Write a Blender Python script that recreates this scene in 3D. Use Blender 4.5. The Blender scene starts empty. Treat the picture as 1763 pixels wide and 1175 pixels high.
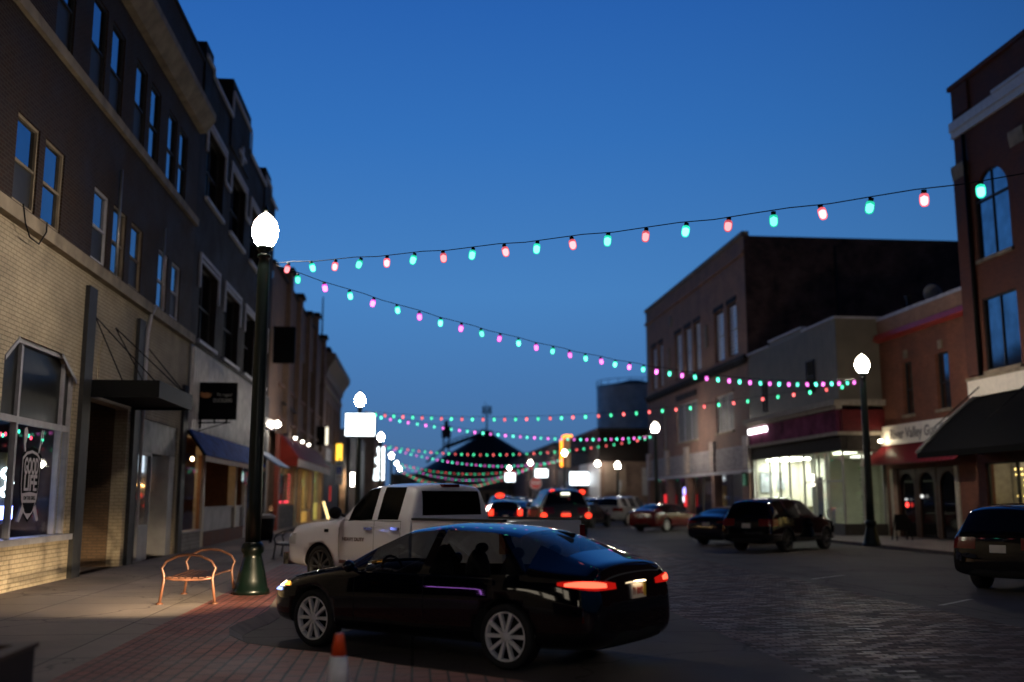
import bpy, bmesh, math, random
from mathutils import Vector, Matrix
from mathutils.bvhtree import BVHTree
random.seed(7)
SC = bpy.context.scene
COL = SC.collection
R = math.radians

# ---------------------------------------------------------------- camera, sky, exposure
cd = bpy.data.cameras.new('camera')
cam = bpy.data.objects.new('camera', cd)
COL.objects.link(cam)
cam.location = (0, 0, 1.65)
cam.rotation_euler = (R(90 + 8.968), 0, R(-5.514))
cd.sensor_width = 36.0
cd.lens = 35.0
cd.clip_start = 0.05
cd.clip_end = 3000
cd.dof.use_dof = True
cd.dof.focus_distance = 13.5
cd.dof.aperture_fstop = 0.60
SC.camera = cam
SC.view_settings.view_transform = 'Standard'
SC.view_settings.look = 'None'
SC.view_settings.exposure = 0.0
SC.view_settings.gamma = 1.0
SC.render.engine = 'CYCLES'
SC.cycles.use_denoising = True
SC.cycles.sample_clamp_indirect = 2.5
SC.cycles.sample_clamp_direct = 0
SC.cycles.max_bounces = 6
SC.cycles.diffuse_bounces = 2
SC.cycles.glossy_bounces = 3
SC.cycles.transparent_max_bounces = 10
SC.cycles.caustics_reflective = False
SC.cycles.caustics_refractive = False

W = bpy.data.worlds.new('World')
SC.world = W
W.use_nodes = True
nt = W.node_tree
bg = nt.nodes['Background']
tc = nt.nodes.new('ShaderNodeTexCoord')
sp = nt.nodes.new('ShaderNodeSeparateXYZ')
nt.links.new(tc.outputs['Generated'], sp.inputs[0])
ramp = nt.nodes.new('ShaderNodeValToRGB')
els = [(0.0, (.070, .150, .300)), (.05, (.058, .155, .340)), (.10, (.058, .172, .400)), (.20, (.060, .215, .510)),
       (.35, (.031, .158, .475)), (.46, (.020, .118, .420)), (.68, (.006, .038, .160)), (1.0, (.003, .014, .060))]
cr = ramp.color_ramp
cr.elements[0].position = els[0][0]; cr.elements[0].color = els[0][1] + (1,)
cr.elements[1].position = els[-1][0]; cr.elements[1].color = els[-1][1] + (1,)
for p, c in els[1:-1]:
    e = cr.elements.new(p); e.color = c + (1,)
nt.links.new(sp.outputs['Z'], ramp.inputs[0])
cb = nt.nodes.new('ShaderNodeCombineXYZ')
nt.links.new(sp.outputs['X'], cb.inputs[0]); nt.links.new(sp.outputs['Y'], cb.inputs[1])
nz = nt.nodes.new('ShaderNodeVectorMath'); nz.operation = 'NORMALIZE'
nt.links.new(cb.outputs[0], nz.inputs[0])
dp = nt.nodes.new('ShaderNodeVectorMath'); dp.operation = 'DOT_PRODUCT'
dp.inputs[1].default_value = (math.sin(R(-14)), math.cos(R(-14)), 0)
nt.links.new(nz.outputs[0], dp.inputs[0])
mr = nt.nodes.new('ShaderNodeMapRange'); mr.interpolation_type = 'SMOOTHSTEP'
mr.inputs['From Min'].default_value = 0.15; mr.inputs['From Max'].default_value = 1.0
mr.inputs['To Min'].default_value = 0.12; mr.inputs['To Max'].default_value = 1.0
nt.links.new(dp.outputs['Value'], mr.inputs['Value'])
sky = nt.nodes.new('ShaderNodeTexSky'); sky.sky_type = 'NISHITA'; sky.sun_disc = False
sky.sun_elevation = R(-3); sky.sun_rotation = R(-14); sky.ozone_density = 4
mx = nt.nodes.new('ShaderNodeVectorMath'); mx.operation = 'SCALE'
nt.links.new(ramp.outputs[0], mx.inputs[0]); nt.links.new(mr.outputs[0], mx.inputs['Scale'])
sks = nt.nodes.new('ShaderNodeVectorMath'); sks.operation = 'SCALE'; sks.inputs['Scale'].default_value = 0.10
nt.links.new(sky.outputs[0], sks.inputs[0])
ad = nt.nodes.new('ShaderNodeVectorMath'); ad.operation = 'ADD'
nt.links.new(mx.outputs[0], ad.inputs[0]); nt.links.new(sks.outputs[0], ad.inputs[1])
nt.links.new(ad.outputs[0], bg.inputs[0])
bg.inputs[1].default_value = 1.0

# ---------------------------------------------------------------- materials
MATS = {}
def mat(name, col, rough=.6, metal=0., var=.18, scale=6., spec=.5, bump=0., ior=1.5, coat=0.):
    if name in MATS: return MATS[name]
    m = bpy.data.materials.new(name); m.use_nodes = True
    n = m.node_tree; b = n.nodes['Principled BSDF']
    b.inputs['Roughness'].default_value = rough; b.inputs['Metallic'].default_value = metal
    b.inputs['Specular IOR Level'].default_value = spec; b.inputs['IOR'].default_value = ior
    b.inputs['Coat Weight'].default_value = coat; b.inputs['Coat Roughness'].default_value = .03
    if var > 0:
        t = n.nodes.new('ShaderNodeTexCoord')
        no = n.nodes.new('ShaderNodeTexNoise'); no.inputs['Scale'].default_value = scale; no.inputs['Detail'].default_value = 6
        n.links.new(t.outputs['Object'], no.inputs['Vector'])
        mrr = n.nodes.new('ShaderNodeMapRange'); mrr.inputs['From Min'].default_value = .3; mrr.inputs['From Max'].default_value = .7
        mrr.inputs['To Min'].default_value = 1 - var; mrr.inputs['To Max'].default_value = 1 + var
        n.links.new(no.outputs[0], mrr.inputs['Value'])
        s = n.nodes.new('ShaderNodeVectorMath'); s.operation = 'SCALE'; s.inputs[0].default_value = col
        n.links.new(mrr.outputs[0], s.inputs['Scale']); n.links.new(s.outputs[0], b.inputs['Base Color'])
        if bump > 0:
            bp = n.nodes.new('ShaderNodeBump'); bp.inputs['Strength'].default_value = bump; bp.inputs['Distance'].default_value = .01
            n.links.new(no.outputs[0], bp.inputs['Height']); n.links.new(bp.outputs[0], b.inputs['Normal'])
    else:
        b.inputs['Base Color'].default_value = tuple(col) + (1,)
    MATS[name] = m
    return m
def emi(name, col, strength, sample=False):
    if name in MATS: return MATS[name]
    m = bpy.data.materials.new(name); m.use_nodes = True
    n = m.node_tree; n.nodes.remove(n.nodes['Principled BSDF'])
    e = n.nodes.new('ShaderNodeEmission'); e.inputs[0].default_value = tuple(col) + (1,); e.inputs[1].default_value = strength
    n.links.new(e.outputs[0], n.nodes['Material Output'].inputs[0])
    if not sample: m.cycles.emission_sampling = 'NONE'
    MATS[name] = m
    return m
def globe_mat(name, col, strength):
    """acorn globe with a refractor: throws most of its light sideways and down, little upward"""
    m = emi(name, col, strength, sample=True); n = m.node_tree
    e = [x for x in n.nodes if x.type == 'EMISSION'][0]
    g = n.nodes.new('ShaderNodeNewGeometry'); s = n.nodes.new('ShaderNodeSeparateXYZ'); n.links.new(g.outputs['Normal'], s.inputs[0])
    r = n.nodes.new('ShaderNodeMapRange'); r.interpolation_type = 'SMOOTHSTEP'
    r.inputs['From Min'].default_value = -.55; r.inputs['From Max'].default_value = .40
    r.inputs['To Min'].default_value = strength * 1.6; r.inputs['To Max'].default_value = strength * .12
    n.links.new(s.outputs[2], r.inputs['Value']); n.links.new(r.outputs[0], e.inputs[1])
    return m
def brick(name, c1, c2, mortar, bw=.21, bh=.068, ms=.011, mode='wall', rough=.85, bump=.5, stain=.35, off=.5, spec=.35, gloss=False):
    """mode wall: u = x + y, v = z ; mode floor: u = x, v = y ; mode floorx: u = y, v = x"""
    if name in MATS: return MATS[name]
    m = bpy.data.materials.new(name); m.use_nodes = True
    n = m.node_tree; b = n.nodes['Principled BSDF']; b.inputs['Specular IOR Level'].default_value = spec
    g = n.nodes.new('ShaderNodeNewGeometry'); s = n.nodes.new('ShaderNodeSeparateXYZ'); n.links.new(g.outputs['Position'], s.inputs[0])
    c = n.nodes.new('ShaderNodeCombineXYZ')
    if mode == 'wall':
        a = n.nodes.new('ShaderNodeMath'); n.links.new(s.outputs[0], a.inputs[0]); n.links.new(s.outputs[1], a.inputs[1])
        n.links.new(a.outputs[0], c.inputs[0]); n.links.new(s.outputs[2], c.inputs[1])
    elif mode == 'floor':
        n.links.new(s.outputs[0], c.inputs[0]); n.links.new(s.outputs[1], c.inputs[1])
    else:
        n.links.new(s.outputs[1], c.inputs[0]); n.links.new(s.outputs[0], c.inputs[1])
    t = n.nodes.new('ShaderNodeTexBrick'); n.links.new(c.outputs[0], t.inputs['Vector'])
    t.offset = off
    t.inputs['Color1'].default_value = tuple(c1) + (1,); t.inputs['Color2'].default_value = tuple(c2) + (1,)
    t.inputs['Mortar'].default_value = tuple(mortar) + (1,)
    t.inputs['Scale'].default_value = 1; t.inputs['Mortar Size'].default_value = ms; t.inputs['Mortar Smooth'].default_value = .3
    t.inputs['Brick Width'].default_value = bw; t.inputs['Row Height'].default_value = bh
    no = n.nodes.new('ShaderNodeTexNoise'); no.inputs['Scale'].default_value = .9; no.inputs['Detail'].default_value = 9; no.inputs['Roughness'].default_value = .65
    n.links.new(g.outputs['Position'], no.inputs['Vector'])
    mrr = n.nodes.new('ShaderNodeMapRange'); mrr.inputs['From Min'].default_value = .3; mrr.inputs['From Max'].default_value = .7
    mrr.inputs['To Min'].default_value = 1 - stain; mrr.inputs['To Max'].default_value = 1 + stain * .6
    n.links.new(no.outputs[0], mrr.inputs['Value'])
    sc = n.nodes.new('ShaderNodeVectorMath'); sc.operation = 'SCALE'
    n.links.new(t.outputs['Color'], sc.inputs[0]); n.links.new(mrr.outputs[0], sc.inputs['Scale']); n.links.new(sc.outputs[0], b.inputs['Base Color'])
    if mode != 'wall':      # cracks and dark stains
        vo = n.nodes.new('ShaderNodeTexVoronoi'); vo.feature = 'DISTANCE_TO_EDGE'; vo.inputs['Scale'].default_value = .42
        dn = n.nodes.new('ShaderNodeTexNoise'); dn.inputs['Scale'].default_value = 1.7; dn.inputs['Detail'].default_value = 6; n.links.new(g.outputs['Position'], dn.inputs['Vector'])
        dv = n.nodes.new('ShaderNodeVectorMath'); dv.operation = 'MULTIPLY_ADD'; dv.inputs[1].default_value = (.9, .9, 0); n.links.new(dn.outputs['Color'], dv.inputs[0]); n.links.new(g.outputs['Position'], dv.inputs[2]); n.links.new(dv.outputs[0], vo.inputs['Vector'])
        cm_ = n.nodes.new('ShaderNodeMapRange'); cm_.inputs['From Max'].default_value = .012; cm_.inputs['To Min'].default_value = .45 if bw > 1 else .7; n.links.new(vo.outputs['Distance'], cm_.inputs['Value'])
        n3 = n.nodes.new('ShaderNodeTexNoise'); n3.inputs['Scale'].default_value = .33; n3.inputs['Detail'].default_value = 5; n.links.new(g.outputs['Position'], n3.inputs['Vector'])
        sm_ = n.nodes.new('ShaderNodeMapRange'); sm_.inputs['From Min'].default_value = .52; sm_.inputs['From Max'].default_value = .66; sm_.inputs['To Min'].default_value = 1.; sm_.inputs['To Max'].default_value = .62; n.links.new(n3.outputs[0], sm_.inputs['Value'])
        pm_ = n.nodes.new('ShaderNodeMath'); pm_.operation = 'MULTIPLY'; n.links.new(cm_.outputs[0], pm_.inputs[0]); n.links.new(sm_.outputs[0], pm_.inputs[1])
        s2 = n.nodes.new('ShaderNodeVectorMath'); s2.operation = 'SCALE'; n.links.new(sc.outputs[0], s2.inputs[0]); n.links.new(pm_.outputs[0], s2.inputs['Scale']); n.links.new(s2.outputs[0], b.inputs['Base Color'])
    rr = n.nodes.new('ShaderNodeMapRange'); rr.inputs['To Min'].default_value = max(.05, rough - .18); rr.inputs['To Max'].default_value = min(1, rough + .12)
    rr.inputs['From Min'].default_value = .3; rr.inputs['From Max'].default_value = .7
    n.links.new(no.outputs[0], rr.inputs['Value']); n.links.new(rr.outputs[0], b.inputs['Roughness'])
    if gloss:               # worn bricks shine here and there
        gs = n.nodes.new('ShaderNodeSeparateColor'); n.links.new(t.outputs['Color'], gs.inputs[0])
        gm = n.nodes.new('ShaderNodeMapRange'); gm.inputs['From Min'].default_value = c2[0]; gm.inputs['From Max'].default_value = c1[0]; gm.inputs['To Min'].default_value = .85; gm.inputs['To Max'].default_value = .44
        n.links.new(gs.outputs[0], gm.inputs['Value']); n.links.new(gm.outputs[0], b.inputs['Roughness'])
    n2 = n.nodes.new('ShaderNodeTexNoise'); n2.inputs['Scale'].default_value = 14; n2.inputs['Detail'].default_value = 4
    n.links.new(g.outputs['Position'], n2.inputs['Vector'])
    hm = n.nodes.new('ShaderNodeMath'); hm.operation = 'MULTIPLY_ADD'; hm.inputs[1].default_value = -1.0
    n.links.new(t.outputs['Fac'], hm.inputs[0]); n.links.new(n2.outputs[0], hm.inputs[2])
    bp = n.nodes.new('ShaderNodeBump'); bp.inputs['Strength'].default_value = bump; bp.inputs['Distance'].default_value = .012
    n.links.new(hm.outputs[0], bp.inputs['Height']); n.links.new(bp.outputs[0], b.inputs['Normal'])
    MATS[name] = m
    return m
def clear_glass(name='shop_glass', tint=(.9, .93, .95), ior=1.5):
    if name in MATS: return MATS[name]
    m = bpy.data.materials.new(name); m.use_nodes = True
    n = m.node_tree; n.nodes.remove(n.nodes['Principled BSDF'])
    lw = n.nodes.new('ShaderNodeLayerWeight'); lw.inputs[0].default_value = .5
    pw = n.nodes.new('ShaderNodeMath'); pw.operation = 'POWER'; pw.inputs[1].default_value = 5; n.links.new(lw.outputs['Facing'], pw.inputs[0])
    f = n.nodes.new('ShaderNodeMath'); f.operation = 'MULTIPLY_ADD'; r0 = ((ior - 1) / (ior + 1)) ** 2; f.inputs[1].default_value = 1 - r0; f.inputs[2].default_value = r0; n.links.new(pw.outputs[0], f.inputs[0])
    t = n.nodes.new('ShaderNodeBsdfTransparent'); t.inputs[0].default_value = tuple(tint) + (1,)
    g = n.nodes.new('ShaderNodeBsdfGlossy'); g.inputs['Roughness'].default_value = .02
    x = n.nodes.new('ShaderNodeMixShader')
    n.links.new(f.outputs[0], x.inputs[0]); n.links.new(t.outputs[0], x.inputs[1]); n.links.new(g.outputs[0], x.inputs[2])
    n.links.new(x.outputs[0], n.nodes['Material Output'].inputs[0])
    MATS[name] = m
    return m
def shell(name, col, strength, fac=.55):
    """translucent glowing plastic: emission over a clear shell"""
    if name in MATS: return MATS[name]
    m = bpy.data.materials.new(name); m.use_nodes = True
    n = m.node_tree; n.nodes.remove(n.nodes['Principled BSDF'])
    e = n.nodes.new('ShaderNodeEmission'); e.inputs[0].default_value = tuple(col) + (1,); e.inputs[1].default_value = strength
    t = n.nodes.new('ShaderNodeBsdfTransparent'); t.inputs[0].default_value = tuple(.4 + .6 * c for c in col) + (1,)
    x = n.nodes.new('ShaderNodeMixShader'); x.inputs[0].default_value = fac
    n.links.new(t.outputs[0], x.inputs[1]); n.links.new(e.outputs[0], x.inputs[2])
    n.links.new(x.outputs[0], n.nodes['Material Output'].inputs[0])
    m.cycles.emission_sampling = 'NONE'
    MATS[name] = m
    return m

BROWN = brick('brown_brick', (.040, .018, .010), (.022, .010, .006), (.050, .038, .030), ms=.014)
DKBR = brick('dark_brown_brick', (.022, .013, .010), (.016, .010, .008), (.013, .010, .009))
CREAM = brick('cream_painted_brick', (.46, .38, .27), (.43, .35, .245), (.27, .22, .15), ms=.009, bw=.23, bh=.078, bump=.9)
TANBR = brick('tan_brick', (.46, .255, .165), (.38, .20, .13), (.28, .18, .13))
REDBR = brick('red_brick', (.16, .055, .034), (.125, .042, .027), (.09, .045, .034))
ORBR = brick('orange_red_brick', (.27, .095, .055), (.21, .072, .042), (.15, .08, .055))
PINKBR = brick('pinkish_brick', (.32, .185, .15), (.26, .15, .12), (.2, .145, .12))
ROWBR = brick('brown_row_brick', (.26, .17, .135), (.21, .135, .105), (.16, .115, .09))
DKPAINT = brick('grey_brick', (.34, .32, .32), (.29, .275, .27), (.2, .19, .185))
LIME = mat('limestone', (.27, .215, .15), .8, var=.35, scale=2.2, bump=.4)
WHITE = mat('white_paint', (.62, .61, .62), .5, var=.10)
WTRIM = mat('white_trim', (.50, .49, .54), .6, var=.15, scale=3)
CREAMP = mat('cream_paint', (.52, .46, .36), .6, var=.12)
CONC = brick('sidewalk_concrete', (.255, .203, .178), (.225, .182, .158), (.08, .063, .053), bw=1.75, bh=1.75, ms=.013, mode='floor', off=0., rough=.8, bump=.35, stain=.28)
ROADC = brick('road_concrete', (.098, .084, .076), (.088, .076, .069), (.038, .033, .03), bw=4.2, bh=4.2, ms=.02, mode='floor', off=0., rough=.82, bump=.3, stain=.45, spec=.2)
LANEB = brick('old_street_brick', (.125, .058, .029), (.050, .024, .014), (.016, .010, .007), bw=.22, bh=.10, ms=.011, mode='floor', rough=.62, bump=1.0, stain=.8, spec=.28, gloss=True)
PAVER = brick('red_brick_paver', (.26, .080, .062), (.20, .060, .048), (.04, .022, .018), bw=.24, bh=.125, ms=.012, mode='floorx', rough=.65, bump=.9, stain=.35)
PLAZA = brick('red_brick_plaza_paver', (.26, .088, .066), (.20, .066, .050), (.034, .020, .016), bw=.32, bh=.16, ms=.013, mode='floorx', rough=.65, bump=1.0, stain=.35)
KERBM = mat('kerb_concrete', (.10, .075, .062), .8, var=.25, scale=4)
ASPH = mat('asphalt', (.045, .043, .042), .8, var=.3, scale=3)
BLACKM = mat('black_metal', (.005, .005, .0055), .6, var=.1, spec=.12)
DARK = mat('dark_void', (.006, .006, .007), .9, var=0)
DKGREY = mat('dark_grey_paint', (.028, .027, .027), .6, var=.2, spec=.3)
MIDGREY = mat('mid_grey_paint', (.16, .155, .155), .6, var=.2, scale=3)
PALEGREY = mat('pale_grey_panel', (.36, .35, .36), .55, var=.2, scale=2)
GREENM = mat('green_cast_iron', (.0012, .0042, .003), .3, var=.2, spec=.4)
SKYGL = mat('window_glass', (.24, .27, .33), .04, metal=1., var=.08, scale=2)
BLINDGL = mat('blind_window_glass', (.27, .31, .36), .08, metal=1., var=.25, scale=2.)
DKGLASS = mat('dark_glass', (.004, .004, .005), .05, var=0, spec=.5)
TINTGL = mat('black_tinted_glass', (.003, .003, .003), .12, var=0, spec=.12)
SCREEN = mat('insect_screen', (.030, .030, .034), .6, var=.15)
SGLASS = clear_glass()
COPPER = mat('copper_brown_metal', (.095, .037, .020), .45, metal=.25, var=.35, scale=9)
ROOFM = mat('roof_membrane', (.05, .048, .047), .9, var=.2)
STEEL = mat('galvanised_steel', (.35, .36, .37), .4, metal=.7, var=.15)
GLOBE = globe_mat('lamp_globe_glow', (1., .87, .70), 190)
GLOBEF = globe_mat('far_lamp_globe_glow', (1., .90, .76), 110)
SIGNW = emi('backlit_white_panel', (.86, .96, 1.), 4.5)

# ---------------------------------------------------------------- mesh helpers
def tag(o, label=None, cat=None, group=None, kind=None):
    if label: o['label'] = label
    if cat: o['category'] = cat
    if group: o['group'] = group
    if kind: o['kind'] = kind
    return o
def thing(name, label, cat, loc=(0, 0, 0), rz=0., group=None):
    o = bpy.data.objects.new(name, None); COL.objects.link(o)
    o.location = loc; o.rotation_euler = (0, 0, rz); o.empty_display_size = .1
    return tag(o, label, cat, group)
def world_off(p):
    v = Vector((0, 0, 0))
    while p is not None:
        v += p.location; p = p.parent
    return v
class MB:
    def __init__(s): s.v = []; s.f = []; s.m = []; s.smooth = []
    def add(s, vs, fs, mi=0, sm=False):
        o = len(s.v); s.v += [tuple(v) for v in vs]
        for f in fs:
            s.f.append([i + o for i in f]); s.m.append(mi); s.smooth.append(sm)
        return s
    def box(s, x0, x1, y0, y1, z0, z1, mi=0):
        x0, x1 = min(x0, x1), max(x0, x1); y0, y1 = min(y0, y1), max(y0, y1); z0, z1 = min(z0, z1), max(z0, z1)
        v = [(x0, y0, z0), (x1, y0, z0), (x1, y1, z0), (x0, y1, z0), (x0, y0, z1), (x1, y0, z1), (x1, y1, z1), (x0, y1, z1)]
        return s.add(v, [(0, 3, 2, 1), (4, 5, 6, 7), (0, 1, 5, 4), (1, 2, 6, 5), (2, 3, 7, 6), (3, 0, 4, 7)], mi)
    def quad(s, a, b, c, d, mi=0): return s.add([a, b, c, d], [(0, 1, 2, 3)], mi)
    def tube(s, pts, r, n=8, mi=0, cap=True):
        pts = [Vector(p) for p in pts]; rs = r if isinstance(r, (list, tuple)) else [r] * len(pts)
        vs = []; fs = []
        ref = None
        for i, p in enumerate(pts):
            d = (pts[min(i + 1, len(pts) - 1)] - pts[max(i - 1, 0)]).normalized()
            if ref is None:
                ref = Vector((0, 0, 1)) if abs(d.z) < .9 else Vector((1, 0, 0))
            u = d.cross(ref).normalized(); w = d.cross(u).normalized(); ref = u.cross(d)
            for k in range(n):
                a = 2 * math.pi * k / n
                vs.append(p + (u * math.cos(a) + w * math.sin(a)) * rs[i])
        for i in range(len(pts) - 1):
            for k in range(n):
                k2 = (k + 1) % n
                fs.append((i * n + k, i * n + k2, (i + 1) * n + k2, (i + 1) * n + k))
        if cap:
            fs.append(tuple(range(n - 1, -1, -1))); fs.append(tuple((len(pts) - 1) * n + k for k in range(n)))
        return s.add(vs, fs, mi, True)
    def lathe(s, prof, c=(0, 0, 0), n=20, mi=0, axis='z', flute=0, cap=True):
        """prof: list of (r, h)"""
        vs = []; fs = []
        for i, (r, h) in enumerate(prof):
            for k in range(n):
                a = 2 * math.pi * k / n
                rr = r * (1 - flute * (k % 2)) if flute else r
                if axis == 'z': vs.append((c[0] + rr * math.cos(a), c[1] + rr * math.sin(a), c[2] + h))
                elif axis == 'y': vs.append((c[0] + rr * math.cos(a), c[1] + h, c[2] + rr * math.sin(a)))
                else: vs.append((c[0] + h, c[1] + rr * math.cos(a), c[2] + rr * math.sin(a)))
        for i in range(len(prof) - 1):
            for k in range(n):
                k2 = (k + 1) % n
                fs.append((i * n + k, i * n + k2, (i + 1) * n + k2, (i + 1) * n + k))
        if cap and prof[0][0] > 1e-4: fs.append(tuple(range(n - 1, -1, -1)))
        if cap and prof[-1][0] > 1e-4: fs.append(tuple((len(prof) - 1) * n + k for k in range(n)))
        return s.add(vs, fs, mi, True)
    def ell(s, c, rx, ry, rz, n=12, m=8, mi=0):
        prof = [(math.sin(math.pi * i / m), -math.cos(math.pi * i / m)) for i in range(m + 1)]
        o = len(s.v); s.lathe([(max(r, 1e-5), h) for r, h in prof], n=n, mi=mi)
        for i in range(o, len(s.v)):
            x, y, z = s.v[i]; s.v[i] = (c[0] + x * rx, c[1] + y * ry, c[2] + z * rz)
        return s
    def prism(s, poly, a, b, axis='x', mi=0):
        """poly in the two other axes, extruded a..b along axis"""
        def P(p, t): return (t, p[0], p[1]) if axis == 'x' else ((p[0], t, p[1]) if axis == 'y' else (p[0], p[1], t))
        n = len(poly); vs = [P(p, a) for p in poly] + [P(p, b) for p in poly]
        fs = [tuple(range(n - 1, -1, -1)), tuple(range(n, 2 * n))] + [(i, (i + 1) % n, n + (i + 1) % n, n + i) for i in range(n)]
        return s.add(vs, fs, mi)
    def build(s, name, mats, parent=None, local=False, smooth=None):
        if not isinstance(mats, (list, tuple)): mats = [mats]
        off = Vector((0, 0, 0)) if (parent is None or local) else world_off(parent)
        me = bpy.data.meshes.new(name)
        me.from_pydata([(x - off.x, y - off.y, z - off.z) for x, y, z in s.v], [], s.f)
        for m in mats: me.materials.append(m)
        me.polygons.foreach_set('material_index', s.m)
        me.polygons.foreach_set('use_smooth', s.smooth if smooth is None else [smooth] * len(s.f))
        bm = bmesh.new(); bm.from_mesh(me); bmesh.ops.recalc_face_normals(bm, faces=bm.faces); bm.to_mesh(me); bm.free()
        o = bpy.data.objects.new(name, me); COL.objects.link(o)
        if parent is not None: o.parent = parent
        return o
def structure(mb, name, m): return tag(mb.build(name, m), kind='structure')
def single(mb, name, m, label, cat, group=None, smooth=None, base=None):
    """a thing that is one mesh, its origin moved to base"""
    if base is not None:
        s = [(x - base[0], y - base[1], z - base[2]) for x, y, z in mb.v]; mb.v = s
    o = mb.build(name, m, smooth=smooth)
    if base is not None: o.location = base
    return tag(o, label, cat, group)
def text(name, body, size, m, parent, loc, right, up, extrude=.004, width=None, bold=0., align='CENTER', shear=0.):
    cu = bpy.data.curves.new(name, 'FONT'); cu.body = body; cu.size = size; cu.extrude = extrude; cu.align_x = align; cu.align_y = 'CENTER'
    cu.offset = bold; cu.shear = shear; cu.resolution_u = 3
    t = bpy.data.objects.new(name, cu); COL.objects.link(t)
    bpy.context.view_layer.update()
    me = bpy.data.meshes.new_from_object(t.evaluated_get(bpy.context.evaluated_depsgraph_get()))
    bpy.data.objects.remove(t); bpy.data.curves.remove(cu)
    if width:
        xs = [v.co.x for v in me.vertices]; k = width / max(1e-6, max(xs) - min(xs))
        for v in me.vertices: v.co.x *= k
    r = Vector(right).normalized(); u = Vector(up).normalized(); n = r.cross(u)
    off = Vector(loc) - world_off(parent)
    me.transform(Matrix(((r.x, u.x, n.x, off.x), (r.y, u.y, n.y, off.y), (r.z, u.z, n.z, off.z), (0, 0, 0, 1))))
    me.materials.clear(); me.materials.append(m); me.name = name
    o = bpy.data.objects.new(name, me); COL.objects.link(o); o.parent = parent
    return o

# wall of a street front: X0 = plane, nx = which way it faces, holes (ya, yb, za, zb)
def facade(mb, X0, nx, y0, y1, z0, z1, holes, depth=.25, mi=0):
    ys = sorted({y0, y1} | {h[0] for h in holes} | {h[1] for h in holes}); ys = [y for y in ys if y0 <= y <= y1]
    zs = sorted({z0, z1} | {h[2] for h in holes} | {h[3] for h in holes}); zs = [z for z in zs if z0 <= z <= z1]
    for i in range(len(ys) - 1):
        for j in range(len(zs) - 1):
            cy = (ys[i] + ys[i + 1]) / 2; cz = (zs[j] + zs[j + 1]) / 2
            if any(h[0] < cy < h[1] and h[2] < cz < h[3] for h in holes): continue
            mb.quad((X0, ys[i], zs[j]), (X0, ys[i + 1], zs[j]), (X0, ys[i + 1], zs[j + 1]), (X0, ys[i], zs[j + 1]), mi)
    xb = X0 - nx * depth
    for ya, yb, za, zb in holes:
        mb.quad((X0, ya, za), (xb, ya, za), (xb, ya, zb), (X0, ya, zb), mi)
        mb.quad((X0, yb, za), (xb, yb, za), (xb, yb, zb), (X0, yb, zb), mi)
        mb.quad((X0, ya, za), (xb, ya, za), (xb, yb, za), (X0, yb, za), mi)
        mb.quad((X0, ya, zb), (xb, ya, zb), (xb, yb, zb), (X0, yb, zb), mi)
def sash(parent, X0, nx, ya, yb, za, zb, glass=None, lower=None, frame=None, inset=.17, mull=0, sill=None, rail=.5, fw=.055, head=None):
    """a window of a building: glass, with frame and sill as sub-parts"""
    glass = glass or SKYGL; frame = frame or WTRIM
    x = X0 - nx * inset; zm = za + (zb - za) * rail
    g = MB()
    if lower is not None:
        g.quad((x, ya, zm), (x, yb, zm), (x, yb, zb), (x, ya, zb), 0); g.quad((x, ya, za), (x, yb, za), (x, yb, zm), (x, ya, zm), 1)
        w = g.build('window', [glass, lower], parent)
    else:
        g.quad((x, ya, za), (x, yb, za), (x, yb, zb), (x, ya, zb), 0); w = g.build('window', glass, parent)
    f = MB(); xa = x + nx * .003; xf = x + nx * .05
    f.box(xa, xf, ya, ya + fw, za, zb); f.box(xa, xf, yb - fw, yb, za, zb)
    f.box(xa, xf, ya + fw, yb - fw, za, za + fw); f.box(xa, xf, ya + fw, yb - fw, zb - fw, zb)
    if rail: f.box(xa, xf - nx * .01, ya + fw, yb - fw, zm - .025, zm + .025)
    for k in range(mull):
        y = ya + (yb - ya) * (k + 1) / (mull + 1); f.box(xa, xf - nx * .012, y - .025, y + .025, za + fw, zb - fw)
    fo = f.build('frame', frame, w)
    if sill is not None:
        MB().box(X0 - nx * .05, X0 + nx * .10, ya - .08, yb + .08, za - .12, za - .003).build('sill', sill, w)
    if head is not None:
        MB().box(X0 - nx * .02, X0 + nx * .06, ya - .06, yb + .06, zb + .003, zb + .2).build('lintel', head, w)
    return w
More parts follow.
